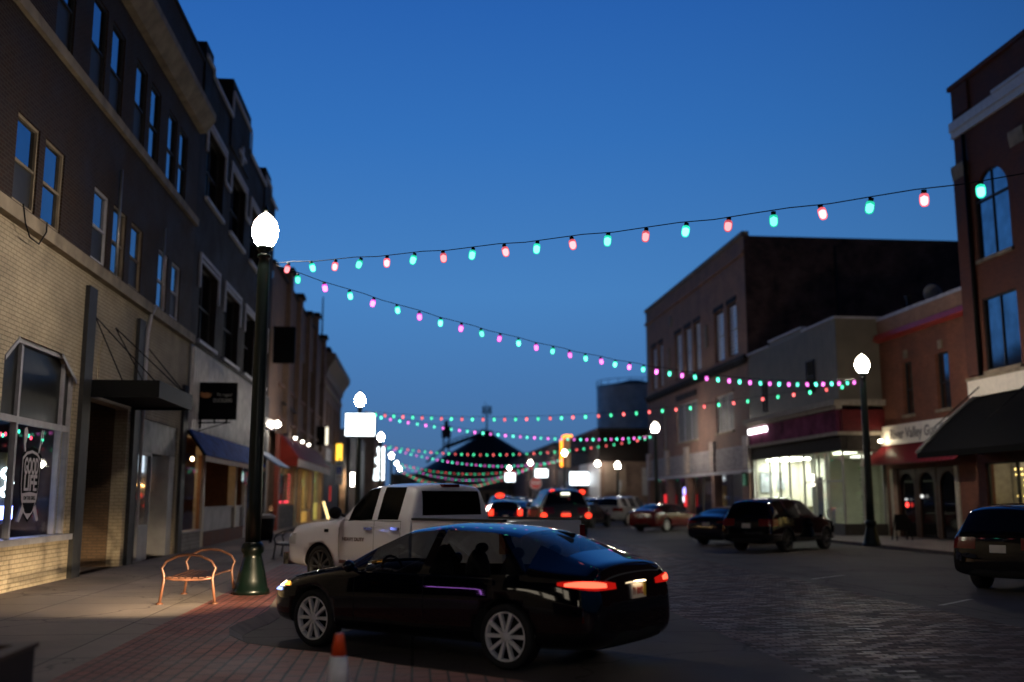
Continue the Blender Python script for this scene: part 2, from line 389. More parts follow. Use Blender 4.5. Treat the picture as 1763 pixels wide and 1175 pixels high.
# ---------------------------------------------------------------- vehicles
DKRIM = mat('dark_alloy_rim', (.05, .05, .052), .4, var=.05)
RIMM = mat('alloy_rim', (.86, .82, .80), .4, metal=0., var=.05)
TYRE = mat('tyre_rubber', (.014, .014, .014), .75, var=.1)
def paint(name, col, rough=.25, coat=1.): return mat(name, col, rough, var=0, coat=coat, spec=.5)
CARS = {
 'sedan': dict(st=[(2.37, .36, .50, .48, .52, .56, .42, .585), (2.30, .24, .60, .70, .72, .69, .56, .715), (2.05, .20, .70, .85, .85, .80, .66, .83), (1.45, .19, .83, .91, .91, .905, .74, .935),
   (1.02, .19, .90, .92, .92, .965, .76, .995), (.58, .19, .92, .92, .92, 1.195, .665, 1.235), (.16, .19, .93, .92, .92, 1.375, .575, 1.425), (-.28, .19, .94, .92, .92, 1.415, .565, 1.475), (-.38, .19, .94, .92, .92, 1.42, .565, 1.48),
   (-1.02, .19, .95, .92, .92, 1.40, .56, 1.46), (-1.40, .19, .965, .92, .915, 1.345, .555, 1.41), (-1.66, .19, .975, .91, .905, 1.285, .57, 1.35), (-2.02, .20, .985, .90, .88, 1.155, .62, 1.205), (-2.33, .22, .985, .88, .85, 1.075, .66, 1.115),
   (-2.44, .26, .95, .85, .81, 1.055, .64, 1.10), (-2.50, .30, .78, .78, .75, .86, .55, .88), (-2.52, .38, .58, .66, .64, .64, .5, .66)],
   side=[(.58, -.28), (-.38, -1.02), (-1.02, -1.62)], ws=(1.02, .16), rw=(-1.40, -2.02), ax=(1.425, -1.425), tr=.335, tw=.225, half=.92),
 'suv': dict(st=[(2.40, .42, .68, .55, .6, .82, .5, .86), (2.32, .28, .84, .8, .82, .98, .65, 1.02), (2.05, .25, .95, .9, .9, 1.06, .74, 1.1), (1.4, .25, 1.02, .94, .94, 1.12, .78, 1.16), (.95, .25, 1.06, .94, .94, 1.16, .78, 1.2),
   (.55, .25, 1.08, .94, .94, 1.44, .70, 1.48), (.2, .25, 1.09, .94, .94, 1.65, .66, 1.71), (-.38, .25, 1.1, .94, .94, 1.70, .66, 1.765), (-.5, .25, 1.1, .94, .94, 1.70, .66, 1.77), (-1.25, .25, 1.11, .94, .94, 1.69, .65, 1.76), (-1.38, .25, 1.11, .94, .94, 1.685, .65, 1.755),
   (-1.95, .26, 1.12, .935, .925, 1.65, .64, 1.72), (-2.2, .28, 1.12, .93, .90, 1.58, .645, 1.66), (-2.41, .30, 1.10, .92, .88, 1.15, .78, 1.19), (-2.46, .32, .92, .9, .86, 1.0, .70, 1.02), (-2.50, .42, .62, .82, .78, .70, .6, .72)],
   side=[(.55, -.38), (-.5, -1.25), (-1.38, -1.95)], ws=(.95, .2), rw=(-2.2, -2.41), ax=(1.42, -1.42), tr=.365, tw=.24, half=.94),
 'pickup': dict(st=[(2.92, .48, .80, .76, .80, 1.0, .70, 1.03), (2.86, .36, .92, .95, .95, 1.12, .82, 1.16), (2.5, .34, 1.03, .99, .985, 1.18, .85, 1.235), (1.79, .34, 1.14, 1.0, .99, 1.235, .86, 1.29), (1.28, .34, 1.20, 1.0, .995, 1.265, .85, 1.31),
   (.95, .34, 1.26, 1.0, .995, 1.55, .84, 1.58), (.60, .34, 1.27, 1.0, .995, 1.83, .80, 1.88), (.28, .34, 1.28, 1.0, .995, 1.87, .79, 1.93), (.16, .34, 1.28, 1.0, .995, 1.875, .79, 1.94), (-.42, .34, 1.29, 1.0, .995, 1.87, .785, 1.935), (-.54, .34, 1.29, 1.0, .99, 1.86, .78, 1.925),
   (-.66, .34, 1.29, 1.0, .985, 1.84, .775, 1.90), (-.72, .34, 1.27, 1.0, .975, 1.62, .79, 1.66), (-.74, .40, 1.18, .97, .95, 1.32, .82, 1.35)],
   side=[(1.02, .28), (.16, -.42)], ws=(1.28, .60), rw=None, ax=(1.79, -1.78), tr=.40, tw=.26, half=1.0),
}
def add_edge_crease(me, pairs):
    at = me.attributes.get('crease_edge') or me.attributes.new('crease_edge', 'FLOAT', 'EDGE')
    key = {tuple(sorted(e.vertices)): e.index for e in me.edges}
    for (a, b), c in pairs.items():
        i = key.get(tuple(sorted((a, b))))
        if i is not None: at.data[i].value = c
def car_shell(spec, pm, dark=None):
    st = spec['st']; ring = []
    vs = []; fs = []; mi = []; cre = {}
    for x, zb, zs, wl, ws, zt, wt, zr in st:
        wm = max(wl, ws) + .018
        h = [(0, zb), (wl * .8, zb), (wl, zb + .10), (wm, zb + (zs - zb) * .58), (ws, zs), (wt, zt), (wt * .62, zr - (zr - zt) * .16), (0, zr)]
        vs += [(x, y, z) for y, z in h] + [(x, -h[k][0], h[k][1]) for k in range(6, 0, -1)]
    n = 14
    def rowof(k): return k if k <= 6 else 13 - k
    for i in range(len(st) - 1):
        xm = (st[i][0] + st[i + 1][0]) / 2
        for k in range(n):
            k2 = (k + 1) % n; r = rowof(k)
            fs.append((i * n + k, i * n + k2, (i + 1) * n + k2, (i + 1) * n + k))
            g = 0
            if r == 4 and any(b < xm < a for a, b in spec['side']): g = 1
            if r in (5, 6):
                if spec['ws'][1] < xm < spec['ws'][0]: g = 1
                if spec['rw'] and spec['rw'][1] < xm < spec['rw'][0]: g = 1
            if r in (0,): g = 2
            mi.append(g)
        for k in range(n):
            a, b = i * n + k, (i + 1) * n + k
            kk = k if k <= 7 else 14 - k
            c = {2: .35, 4: .55, 5: .5}.get(kk, 0)
            if c: cre[(a, b)] = c
    fs.append(tuple(range(n - 1, -1, -1))); mi.append(0)
    fs.append(tuple((len(st) - 1) * n + k for k in range(n))); mi.append(0)
    for i, s in enumerate(st):
        edge = any(abs(s[0] - a) < .01 or abs(s[0] - b) < .01 for a, b in spec['side'])
        for k in range(n):
            r = rowof(k)
            if edge and r == 4: cre[(i * n + k, i * n + (k + 1) % n)] = .8
            if r in (5, 6) and (s[0] in spec['ws'] or (spec['rw'] and s[0] in spec['rw'])): cre[(i * n + k, i * n + (k + 1) % n)] = .45
    me = bpy.data.meshes.new('shell'); me.from_pydata(vs, [], fs)
    for m in (pm, DKGLASS, DARK): me.materials.append(m)
    me.polygons.foreach_set('material_index', mi)
    bm = bmesh.new(); bm.from_mesh(me); bmesh.ops.recalc_face_normals(bm, faces=bm.faces); bm.to_mesh(me); bm.free()
    add_edge_crease(me, cre)
    o = bpy.data.objects.new('shell', me); COL.objects.link(o)
    md = o.modifiers.new('s', 'SUBSURF'); md.levels = 2; md.render_levels = 2
    cut = MB()
    for ax in spec['ax']:
        if ax < st[-1][0]: continue
        for sg in (1, -1):
            cut.lathe([(spec['tr'] + .055, sg * (spec['half'] - .30)), (spec['tr'] + .055, sg * (spec['half'] + .2))], c=(ax, 0, spec['tr']), n=28, axis='y', mi=2)
    co = cut.build('cut', [pm, DKGLASS, DARK])
    md = o.modifiers.new('b', 'BOOLEAN'); md.operation = 'DIFFERENCE'; md.object = co; md.solver = 'EXACT'
    bpy.context.view_layer.update()
    res = bpy.data.meshes.new_from_object(o.evaluated_get(bpy.context.evaluated_depsgraph_get()))
    bpy.data.objects.remove(o); bpy.data.objects.remove(co); bpy.data.meshes.remove(me)
    return res
def split_islands(bm, faces):
    left = set(faces); out = []
    while left:
        st = [left.pop()]; isl = [st[0]]
        while st:
            f = st.pop()
            for e in f.edges:
                for g in e.link_faces:
                    if g in left: left.remove(g); st.append(g); isl.append(g)
        out.append(isl)
    return out
def faces_to_obj(faces, name, mats, parent):
    idx = {}; vs = []; fs = []; mi = []
    for f in faces:
        l = []
        for v in f.verts:
            if v.index not in idx: idx[v.index] = len(vs); vs.append(v.co[:])
            l.append(idx[v.index])
        fs.append(l); mi.append(f.material_index if len(mats) > 1 else 0)
    me = bpy.data.meshes.new(name); me.from_pydata(vs, [], fs)
    for m in mats: me.materials.append(m)
    me.polygons.foreach_set('material_index', mi); me.polygons.foreach_set('use_smooth', [True] * len(fs))
    o = bpy.data.objects.new(name, me); COL.objects.link(o); o.parent = parent
    return o
def patch(bvh, rays, name, m, parent, off=.012, thick=.03):
    """a piece of trim that follows the body: rays[i][j] = (origin, direction)"""
    vo = []; vi = []
    for row in rays:
        for o, d in row:
            o = Vector(o); d = Vector(d).normalized(); h = bvh.ray_cast(o, d)
            p = h[0] if h[0] is not None else o + d * .5
            vo.append(p - d * off); vi.append(p + d * thick)
    a, b = len(rays), len(rays[0]); N = a * b; fs = []
    for i in range(a - 1):
        for j in range(b - 1):
            q = (i * b + j, i * b + j + 1, (i + 1) * b + j + 1, (i + 1) * b + j)
            fs.append(q)
    rim = [j for j in range(b)] + [i * b + b - 1 for i in range(1, a)] + [(a - 1) * b + j for j in range(b - 2, -1, -1)] + [i * b for i in range(a - 2, 0, -1)]
    for k in range(len(rim)):
        p, q = rim[k], rim[(k + 1) % len(rim)]; fs.append((p, q, q + N, p + N))
    mb = MB(); mb.add(vo + vi, fs, 0, False)
    return mb.build(name, m, parent, local=True)
def side_rays(sg, xs, zf): return [[((x, sg * 2.5, z), (0, -sg, 0)) for z in zf(x)] for x in xs]
def rear_rays(ys, zf, front=False): return [[((3.6 if front else -3.6, y, z), (-1 if front else 1, 0, 0)) for z in zf(y)] for y in ys]
def corner_rays(cx, cy, a0, a1, n, zf, nzz=4):
    out = []
    for i in range(n):
        t = i / (n - 1); a = R(a0 + (a1 - a0) * t); d = (math.cos(a), math.sin(a)); z0, z1 = zf(t)
        out.append([((cx + d[0] * 2.5, cy + d[1] * 2.5, z0 + (z1 - z0) * j / (nzz - 1)), (-d[0], -d[1], 0)) for j in range(nzz)])
    return out
def wheel(parent, x, sg, r, w, half, style='twin', rm=None):
    y0 = half - .02 - w
    mb = MB(); k = sg
    prof = [(r * .69, y0), (r * .93, y0), (r, y0 + .03), (r, y0 + w - .03), (r * .94, y0 + w), (r * .78, y0 + w), (r * .765, y0 + w - .03), (r * .765, y0 + w - .085)]
    mb.lathe([(a, k * b) for a, b in prof], c=(x, 0, r), n=32, axis='y', cap=False)
    mb.lathe([(r * .764, k * (y0 + w - .085)), (r * .5, k * (y0 + w - .12)), (.001, k * (y0 + w - .12))], c=(x, 0, r), n=24, axis='y', mi=1)
    wo = mb.build('wheel', [TYRE, DARK], parent, local=True)
    ri = MB(); yo = k * (y0 + w - .012); yi = k * (y0 + w - .05); R1 = r * .76
    ri.lathe([(R1 - .002, k * (y0 + w - .07)), (R1, k * (y0 + w - .004)), (R1 - .012, k * (y0 + w - .002)), (R1 - .022, k * (y0 + w - .03)), (R1 - .022, k * (y0 + w - .07))], c=(x, 0, r), n=36, axis='y', cap=False)
    ri.lathe([(.001, k * (y0 + w - .005)), (.055, k * (y0 + w - .010)), (.06, k * (y0 + w - .06))], c=(x, 0, r), n=18, axis='y')
    pairs = [(-.13, -.30), (.13, .30)] if style == 'twin' else [(-.12, -.10), (.12, .10)]
    for q in range(5):
        a = 2 * math.pi * q / 5 + .3
        for d0, d1 in pairs:
            a0, a1 = a + d0 * 2.0, a + d1
            p0 = (math.cos(a0) * .045, math.sin(a0) * .045); p1 = (math.cos(a1) * (R1 - .012), math.sin(a1) * (R1 - .012))
            dx, dz = p1[0] - p0[0], p1[1] - p0[1]; L = math.hypot(dx, dz); nx, nz_ = -dz / L, dx / L
            wa, wb = .015, .022
            poly = [(p0[0] + nx * wa, p0[1] + nz_ * wa), (p1[0] + nx * wb, p1[1] + nz_ * wb), (p1[0] - nx * wb, p1[1] - nz_ * wb), (p0[0] - nx * wa, p0[1] - nz_ * wa)]
            ri.prism([(x + u, r + v) for u, v in poly], yo, yi, axis='y')
    ri.build('rim', rm or RIMM, wo, local=True)
    return wo
TAILOFF = mat('tail_lamp_red', (.16, .006, .006), .12, var=0, spec=.8)
TAILON = emi('tail_lamp_lit', (1., .045, .02), 2.6)
TAILDIM = emi('tail_lamp_dim', (.8, .02, .015), .5)
HEADL = emi('head_lamp_lit', (1., .86, .62), 6.0)
AMBER = emi('amber_lamp_lit', (1., .42, .06), 3.5)
HEADOFF = mat('head_lamp_clear', (.5, .5, .52), .08, var=0, spec=.8)
PLATE = mat('number_plate_white', (.62, .56, .50), .5, var=.05)
CHROME = mat('chrome', (.6, .58, .56), .12, metal=1., var=0)
def make_car(kind, name, label, cat, loc, head, s, pm, group=None, glass=None, rim=None, tail=TAILOFF, simple=False, style='twin', trim=True, zscale=1., plate=True, tailrays=None):
    spec = CARS[kind]
    root = thing(name, label, cat, loc, R(head), group); root.scale = (s, s, s * zscale)
    me = car_shell(spec, pm)
    bm = bmesh.new(); bm.from_mesh(me); bm.verts.ensure_lookup_table(); bm.verts.index_update()
    bvh = BVHTree.FromBMesh(bm)
    gl = [f for f in bm.faces if f.material_index == 1]
    faces_to_obj([f for f in bm.faces if f.material_index != 1], 'body', [pm, DKGLASS, DARK], root)
    for isl in split_islands(bm, gl):
        c = sum((f.calc_center_median() for f in isl), Vector()) / len(isl)
        nm = 'side_window' if abs(c.y) > .2 else ('windshield' if c.x > 0 else 'rear_window')
        faces_to_obj(isl, nm, [glass or DKGLASS], root)
    for ax in spec['ax']:
        for sg in (1, -1): wheel(root, ax, sg, spec['tr'], spec['tw'], spec['half'], style, rim)
    rear = -2.95 if kind == 'pickup' else spec['st'][-1][0]
    zb = {'sedan': .90, 'suv': 1.0, 'pickup': 1.0}[kind]
    cx = rear + .62
    if kind != 'pickup':
        zc = zb - .02
        for sg in (1, -1):
            if kind == 'sedan': zf = lambda t: (zc - .035 - .02 * (1 - abs(2 * t - 1)) + .040 * (1 - t), zc + .015 + .045 * math.sin(math.pi * min(1, .15 + t * .8)))
            else: zf = lambda t: (zc - .13, zc + .10)
            patch(bvh, corner_rays(cx, sg * .36, sg * 108, sg * 172, 12, zf), 'taillight', tail, root)
            patch(bvh, corner_rays(spec['st'][0][0] - .62, sg * .28, sg * 68, sg * 22, 10, lambda t: (zb - .26 + .07 * (1 - t), zb - .12 + .05 * (1 - t))), 'headlight', HEADOFF, root)
        if plate:
            zp = {'sedan': .80, 'suv': .86}[kind]
            patch(bvh, rear_rays([-.155, 0, .155], lambda y: [zp - .075, zp, zp + .075]), 'license_plate', PLATE, root, off=.02)
    # mirrors, door handles and door seams
    xm = {'sedan': .72, 'suv': .78, 'pickup': 1.12}[kind]; zm = {'sedan': .98, 'suv': 1.14, 'pickup': 1.40}[kind]
    for sg in (1, -1):
        m_ = MB(); big = 1.6 if kind == 'pickup' else 1.
        m_.ell((xm, sg * (spec['half'] + .10 * big), zm), .055 * big, .085 * big, .07 * big, 12, 8)
        m_.tube([(xm + .01, sg * (spec['half'] - .06), zm - .06), (xm, sg * (spec['half'] + .07), zm - .02)], .025, 6)
        m_.build('mirror', BLACKM if kind == 'pickup' else pm, root, local=True)
    if simple: bm.free(); return root, bvh
    hx = {'sedan': [(-.22, .86), (-1.2, .88)], 'suv': [(-.25, 1.0), (-1.15, 1.0)], 'pickup': [(.36, 1.13), (-.36, 1.14)]}[kind]
    sx = {'sedan': [.72, -.33, -1.28], 'suv': [.75, -.44, -1.32], 'pickup': [1.2, .22, -.48]}[kind]
    ztop = {'sedan': .92, 'suv': 1.08, 'pickup': 1.27}[kind]
    for sg in (1, -1):
        for x, z in hx:
            patch(bvh, side_rays(sg, [x - .10, x - .07, x, x + .07, x + .10], lambda q: [z - .022, z, z + .022]), 'door_handle', CHROME if kind == 'pickup' else pm, root, off=.03)
        if trim:
            for x in sx:
                patch(bvh, side_rays(sg, [x - .004, x + .004], lambda q: [.36 + (ztop - .36) * t / 7 for t in range(8)]), 'door_seam', DARK, root, off=.0015, thick=.004)
            patch(bvh, side_rays(sg, [sx[-1] + (sx[0] - sx[-1]) * t / 14 for t in range(15)], lambda q: [ztop - .006, ztop + .004]), 'beltline_strip', DARK if kind != 'sedan' else CHROME, root, off=.003, thick=.004)
    bm.free()
    return root, bvh
# ---------------------------------------------------------------- ground
structure(MB().quad((-900, -300, -.02), (900, -300, -.02), (900, 1500, -.02), (-900, 1500, -.02)), 'ground', ASPH)
structure(MB().quad((-60, -60, 0), (60, -60, 0), (60, 230, 0), (-60, 230, 0)), 'road', ROADC)
structure(MB().quad((3.77, -60, .004), (7.8, -60, .004), (7.8, 230, .004), (3.77, 230, .004)), 'brick_lane', LANEB)
KP = [(-2.0, 91.5), (-2.0, 16.5), (-1.86, 14.6), (-1.90, 13.9), (-2.02, 13.2), (-2.05, 12.7), (-1.94, 12.1), (-1.66, 11.48), (-1.25, 11.1), (-.72, 10.72), (-.05, 9.95), (.97, 9.06), (2.0, 8.1), (3.0, 6.9), (3.55, 5.6), (3.68, 4.2), (3.68, -30)]
def offset(pts, d):
    out = []
    for i, p in enumerate(pts):
        a = Vector(pts[max(i - 1, 0)]); b = Vector(pts[min(i + 1, len(pts) - 1)]); t = (b - a).normalized()
        out.append((p[0] + t.y * d, p[1] - t.x * d))
    return out
KI = offset(KP, .16)          # inner side of the kerb (towards the pavement)
def ribbon(mb, A, B, z0, z1, drop=0.):
    n = len(A)
    vs = [(p[0], p[1], z1 - drop) for p in A] + [(p[0], p[1], z1) for p in B] + [(p[0], p[1], z0) for p in A] + [(p[0], p[1], z0) for p in B]
    fs = []
    for i in range(n - 1):
        fs += [(i, i + 1, n + i + 1, n + i), (2 * n + i, 2 * n + i + 1, i + 1, i), (n + i, n + i + 1, 3 * n + i + 1, 3 * n + i)]
    mb.add(vs, fs)
kb = MB(); ribbon(kb, KP, KI, -.01, .104, .098); structure(kb, 'kerb', KERBM)
structure(MB().box(-30, -3.1, -30, 91.5, -.015, .100), 'sidewalk', CONC)
bw = MB(); m_ = [(x, y) for x, y in KI]
ribbon(bw, KI, [(-2.35, y) for x, y in KI], .0, .098); structure(bw, 'brick_plaza', PLAZA)
structure(MB().box(-3.1, -2.35, -30, 91.5, -.012, .0985), 'brick_walk', PAVER)
structure(MB().box(15.75, 30, -30, 78, -.015, .100), 'sidewalk', CONC)
structure(MB().box(15.6, 15.75, -30, 78, -.01, .104), 'kerb', KERBM)
structure(MB().box(15.75, 40, 95, 220, -.015, .100), 'sidewalk', CONC)
structure(MB().box(-30, -2.4, 104, 220, -.015, .100), 'sidewalk', CONC)
# painted stall lines on the right-hand parking
pl = MB()
for y, a_, b_ in ((20.3, 0., .22), (15.2, .0, .2)):
    pl.quad((8.1 + 5 * a_, y + 4.4 * a_, .006), (8.22 + 5 * a_, y + 4.4 * a_, .006), (8.22 + 5 * b_, y + 4.4 * b_, .006), (8.1 + 5 * b_, y + 4.4 * b_, .006))
structure(pl, 'parking_line', mat('worn_road_paint', (.26, .25, .23), .7, var=.5, scale=5))

def body(mb, X0, nx, y0, y1, z1, depth=.25, back=20, rooms=(), mi=0, z0=0.):
    xa = X0 - nx * depth; xb = X0 - nx * back
    if not rooms: mb.box(xa, xb, y0, y1, z0, z1, mi); return
    zc = max(r[2] for r in rooms); rd = max(r[3] for r in rooms); xr = X0 - nx * rd
    mb.box(xa, xb, y0, y1, zc, z1, mi); mb.box(xr, xb, y0, y1, z0, zc - .002, mi)
    y = y0
    for r in sorted(rooms):
        if r[0] - y > .01: mb.box(xa, xr + nx * .002, y, r[0], z0, zc - .002, mi)
        y = r[1]
    if y1 - y > .01: mb.box(xa, xr + nx * .002, y, y1, z0, zc - .002, mi)
def interior(parent, X0, nx, ya, yb, za, zb, d0, d1, wallm, name='shop_interior'):
    """inner faces of a shop room (floor, ceiling, back and side walls)"""
    a = X0 - nx * d0; b = X0 - nx * d1; e = .03; m = MB()
    m.quad((b + nx * e, ya, za), (b + nx * e, yb, za), (b + nx * e, yb, zb), (b + nx * e, ya, zb))
    m.quad((a, ya + e, za), (b, ya + e, za), (b, ya + e, zb), (a, ya + e, zb)); m.quad((a, yb - e, za), (b, yb - e, za), (b, yb - e, zb), (a, yb - e, zb))
    m.quad((a, ya, zb - e), (b, ya, zb - e), (b, yb, zb - e), (a, yb, zb - e)); m.quad((a, ya, za + e), (b, ya, za + e), (b, yb, za + e), (a, yb, za + e))
    return m.build(name, wallm, parent)

XL = -6.75
# ================================================================= LEFT: cream and brown corner building
A = thing('brick_building', 'three storey building with brown brick over a painted cream ground floor, nearest on the left', 'building', (XL, 5, 0))
aw = MB(); g2 = [(ya, ya + 1.0, 6.58, 8.12) for ya in (9.6, 10.9, 13.2, 14.5, 16.72, 18.0, 20.8, 22.15, 23.55, 26.1, 27.55)]
g3 = [(ya, ya + .95, 10.12, 12.05) for ya in (10.2, 11.5, 14.1, 15.4, 18.05, 20.0, 21.3, 23.2, 24.55, 26.35, 27.65)]
facade(aw, XL, 1, 2, 30.1, 6.5, 15.1, g2 + g3, .3)
body(aw, XL, 1, 2, 30.1, 14.6, .3, rooms=[(15.5, 20.6, 4.9, 4.0), (21.4, 24.2, 4.9, 4.0), (25.1, 29.2, 4.9, 4.0)])
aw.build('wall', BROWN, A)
cw = MB(); gh = [(16.95, 20.45, .95, 4.38), (21.4, 24.2, .1, 3.72), (25.1, 29.2, .1, 3.62)]
facade(cw, XL, 1, 2, 30.1, .1, 6.2, gh, .3); cw.build('cream_ground_floor_wall', CREAM, A)
MB().box(XL - .28, XL + .16, 2, 30.15, 6.205, 6.45).build('stone_band', LIME, A)
MB().box(XL - .02, XL + .10, 2, 30.1, 9.80, 10.02).build('stone_band', LIME, A)
co = MB(); co.prism([(XL - .1, 12.72), (XL + .18, 12.76), (XL + .46, 13.16), (XL + .46, 13.36), (XL - .1, 13.42)], 2, 30.1, axis='y'); co.build('stone_cornice', LIME, A)
MB().box(XL - .2, XL + .05, 2, 30.12, 15.1, 15.22).build('coping', DKBR, A)
MB().box(XL - 20, XL - .3, 2, 30.1, 14.605, 14.65).build('roof', ROOFM, A)
for i, h in enumerate(g2):
    sash(A, XL, 1, *h, lower=SCREEN if i % 2 == 0 else None, frame=LIME if i in (4, 5, 7, 8) else WTRIM, inset=.085, rail=.48)
for i, h in enumerate(g3): sash(A, XL, 1, *h, lower=SCREEN if i < 8 else None, frame=DKGREY, inset=.085, rail=.46)
for ya in (20.66, 24.46): MB().box(XL - .02, XL + .09, ya, ya + .5, .1, 5.95).build('dark_pilaster', DKGREY, A)
MB().box(XL - .02, XL + .09, 29.5, 29.98, .1, 4.9).build('dark_pilaster', DKGREY, A)
MB().prism([(21.75, 4.05), (23.2, 4.05), (23.2, 4.7), (22.95, 5.15), (22.5, 5.4), (22.05, 5.15), (21.75, 4.7)], XL - .02, XL + .03, axis='x').build('arch_panel', CREAM, A)
MB().tube([(XL + .08, 22.3, 6.46), (XL + .08, 22.3, 8.95)], .035).build('conduit', STEEL, A)
MB().tube([(XL + .08, 26.3, 6.46), (XL + .08, 26.3, 8.7)], .03).build('conduit', STEEL, A)
MB().tube([(XL + .20, 25.35, 6.42), (XL + .12, 25.3, 6.2), (XL + .10, 25.12, 5.7), (XL + .10, 25.1, .15)], .045).build('downspout', WTRIM, A)
MB().tube([(XL + .18, 16.75, 6.5), (XL + .2, 16.85, 6.2), (XL + .19, 17.1, 6.02), (XL + .2, 17.5, 6.0), (XL + .2, 17.8, 6.3), (XL + .16, 17.9, 6.5)], .012, 6).build('loose_cable', BLACKM, A)
# shop window with cut top corners
gx = XL - .12
pane = MB(); pane.quad((gx, 16.95, 3.0), (gx, 20.45, 3.0), (gx, 20.45, 4.38), (gx, 16.95, 4.38)); up = pane.build('transom_glass', mat('tinted_transom', (.014, .014, .014), .3, var=.25, spec=.15), A)
pg = MB().quad((gx, 16.95, .97), (gx, 20.45, .97), (gx, 20.45, 2.95), (gx, 16.95, 2.95)).build('shop_window', SGLASS, A)
fr = MB(); f0, f1 = gx - .04, gx + .07
fr.box(f0, f1, 16.95, 20.45, 2.93, 3.04); fr.box(f0, f1, 16.95, 20.45, 4.30, 4.38); fr.box(f0, f1, 16.95, 17.03, .97, 4.3); fr.box(f0, f1, 20.37, 20.45, .97, 4.3)
for y in (17.80, 19.93): fr.box(f0, f1 - .01, y, y + .09, .97, 2.93); fr.box(f0, f1 - .01, y, y + .09, 3.04, 4.3)
for a, b in ((16.95, 17.5), (20.45, 19.6)): fr.prism([(a, 4.38), (b, 4.38), (a, 3.98)], XL - .2, XL - .002, axis='x', mi=1); fr.prism([(a, 3.98), (b, 4.38), (b - (b - a) * .0, 4.30), (a, 3.90)], XL - .005, XL + .02, axis='x')
fr.box(XL - .28, XL + .12, 16.88, 20.5, .86, .968)
fr.build('frame', [mat('greyed_white_frame', (.34, .33, .36), .5, var=.12), CREAM], pg)
interior(A, XL, 1, 15.5, 20.6, .1, 4.9, .3, 4.0, mat('dim_interior_wall', (.11, .085, .12), .8))
# recessed entry
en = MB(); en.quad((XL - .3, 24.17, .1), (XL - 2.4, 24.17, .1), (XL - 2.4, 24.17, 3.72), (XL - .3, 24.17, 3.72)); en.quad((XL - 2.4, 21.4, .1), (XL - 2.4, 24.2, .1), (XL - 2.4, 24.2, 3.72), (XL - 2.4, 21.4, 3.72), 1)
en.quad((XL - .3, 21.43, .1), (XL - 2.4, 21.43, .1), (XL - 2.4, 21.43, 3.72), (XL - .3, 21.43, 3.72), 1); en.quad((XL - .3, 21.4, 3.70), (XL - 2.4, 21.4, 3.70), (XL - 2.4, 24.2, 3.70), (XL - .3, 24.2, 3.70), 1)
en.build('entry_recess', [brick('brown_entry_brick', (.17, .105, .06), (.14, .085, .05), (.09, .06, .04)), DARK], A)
# second shopfront: bulkhead, glass and grey return wall
MB().box(XL - .16, XL - .06, 25.1, 26.75, .1, .98).build('bulkhead', PALEGREY, A)
sg = MB().quad((XL - .1, 25.1, .98), (XL - .1, 26.7, .98), (XL - .1, 26.7, 2.72), (XL - .1, 25.1, 2.72)).build('shop_window', SGLASS, A)
fr = MB(); fr.box(XL - .14, XL - .05, 25.1, 26.75, 2.72, 2.80); fr.box(XL - .145, XL - .045, 26.68, 26.76, .98, 2.76); fr.build('frame', PALEGREY, sg)
MB().box(XL - .2, XL - .04, 25.1, 29.2, 2.8, 3.62).build('panel', mat('weathered_panel', (.17, .165, .17), .55, var=.5, scale=3), A)
MB().box(XL - 2.0, XL - .04, 28.6, 29.2, .1, 2.795).build('return_wall', PALEGREY, A)
interior(A, XL, 1, 25.1, 29.2, .1, 3.62, .3, 4.0, mat('dim_warm_wall', (.10, .085, .07), .8))
MB().box(XL - 1.15, XL - .70, 28.50, 28.55, 2.35, 2.85).build('lit_screen', emi('cool_screen', (.75, .88, 1.), 1.6), A)
bl = MB()
for i in range(12): bl.ell((XL - .68 - .042 * i, 28.5, 1.98 + .03 * math.sin(i * 2)), .028, .028, .028, 8, 6)
bl.build('amber_lights', emi('amber_bulbs', (1., .5, .16), 9), A)
# neon border round a shop window nearer than the frame edge (seen mirrored in the black sedan)
MB().tube([(XL + .06, 9.5, .71), (XL + .06, 8.58, .70), (XL + .06, 8.48, .64), (XL + .06, 8.45, .42)], .016, 8).build('neon_border', emi('violet_neon', (.62, .22, 1.), 9), A)
MB().box(XL + .003, XL + .03, 8.3, 10.9, .3, 2.9).build('dark_shopfront', DKGLASS, A)
sf = MB()  # unseen lit panels, added for warm reflections on the black sedan
for ya, yb, za, zb in ((6.1, 6.5, .85, 1.12), (6.62, 7.25, .9, 1.1), (5.1, 5.5, 1.2, 1.9), (5.6, 5.9, 1.5, 1.95), (3.2, 3.6, .9, 1.5), (7.4, 7.6, .95, 1.02)): sf.box(XL + .004, XL + .04, ya, yb, za, zb)
sf.box(XL + .002, XL + .0035, 3.0, 7.8, .8, 2.6, 1); sf.build('mirrored_lit_panels', [emi('mirrored_panel_glow', (1., .86, .66), 1.8), DKGLASS], A)
# neon in the first window
NE = thing('neon_sign', 'glowing white and blue neon sign inside the window beside the shield decal', 'neon sign', (XL - .45, 18.5, 1.42))
nb = MB()
for k, (cy, cz, w, h) in enumerate([(18.55, 2.08, .34, .16), (18.72, 1.92, .26, .14), (18.55, 1.76, .30, .14)]):
    nb.tube([(XL - .45, cy + w * .5 * math.cos(a), cz + h * .5 * math.sin(a)) for a in [2 * math.pi * i / 14 for i in range(15)]], .03, 8)
nb.build('white_tube', emi('neon_white', (.80, .97, 1.), 14, sample=True), NE)
nb = MB()
for k in range(4):
    y = 18.32 + k * .15
    nb.tube([(XL - .45, y, 1.28), (XL - .45, y, 1.50), (XL - .45, y + .1, 1.50), (XL - .45, y + .1, 1.28)], .028, 8)
nb.build('blue_tube', emi('neon_blue', (.25, .32, 1.), 16, sample=True), NE)
MB().tube([(XL - .45, 18.75, 2.22), (XL - .45, 18.78, 2.36)], .03).build('yellow_tube', emi('neon_yellow', (1., .75, .1), 8), NE)
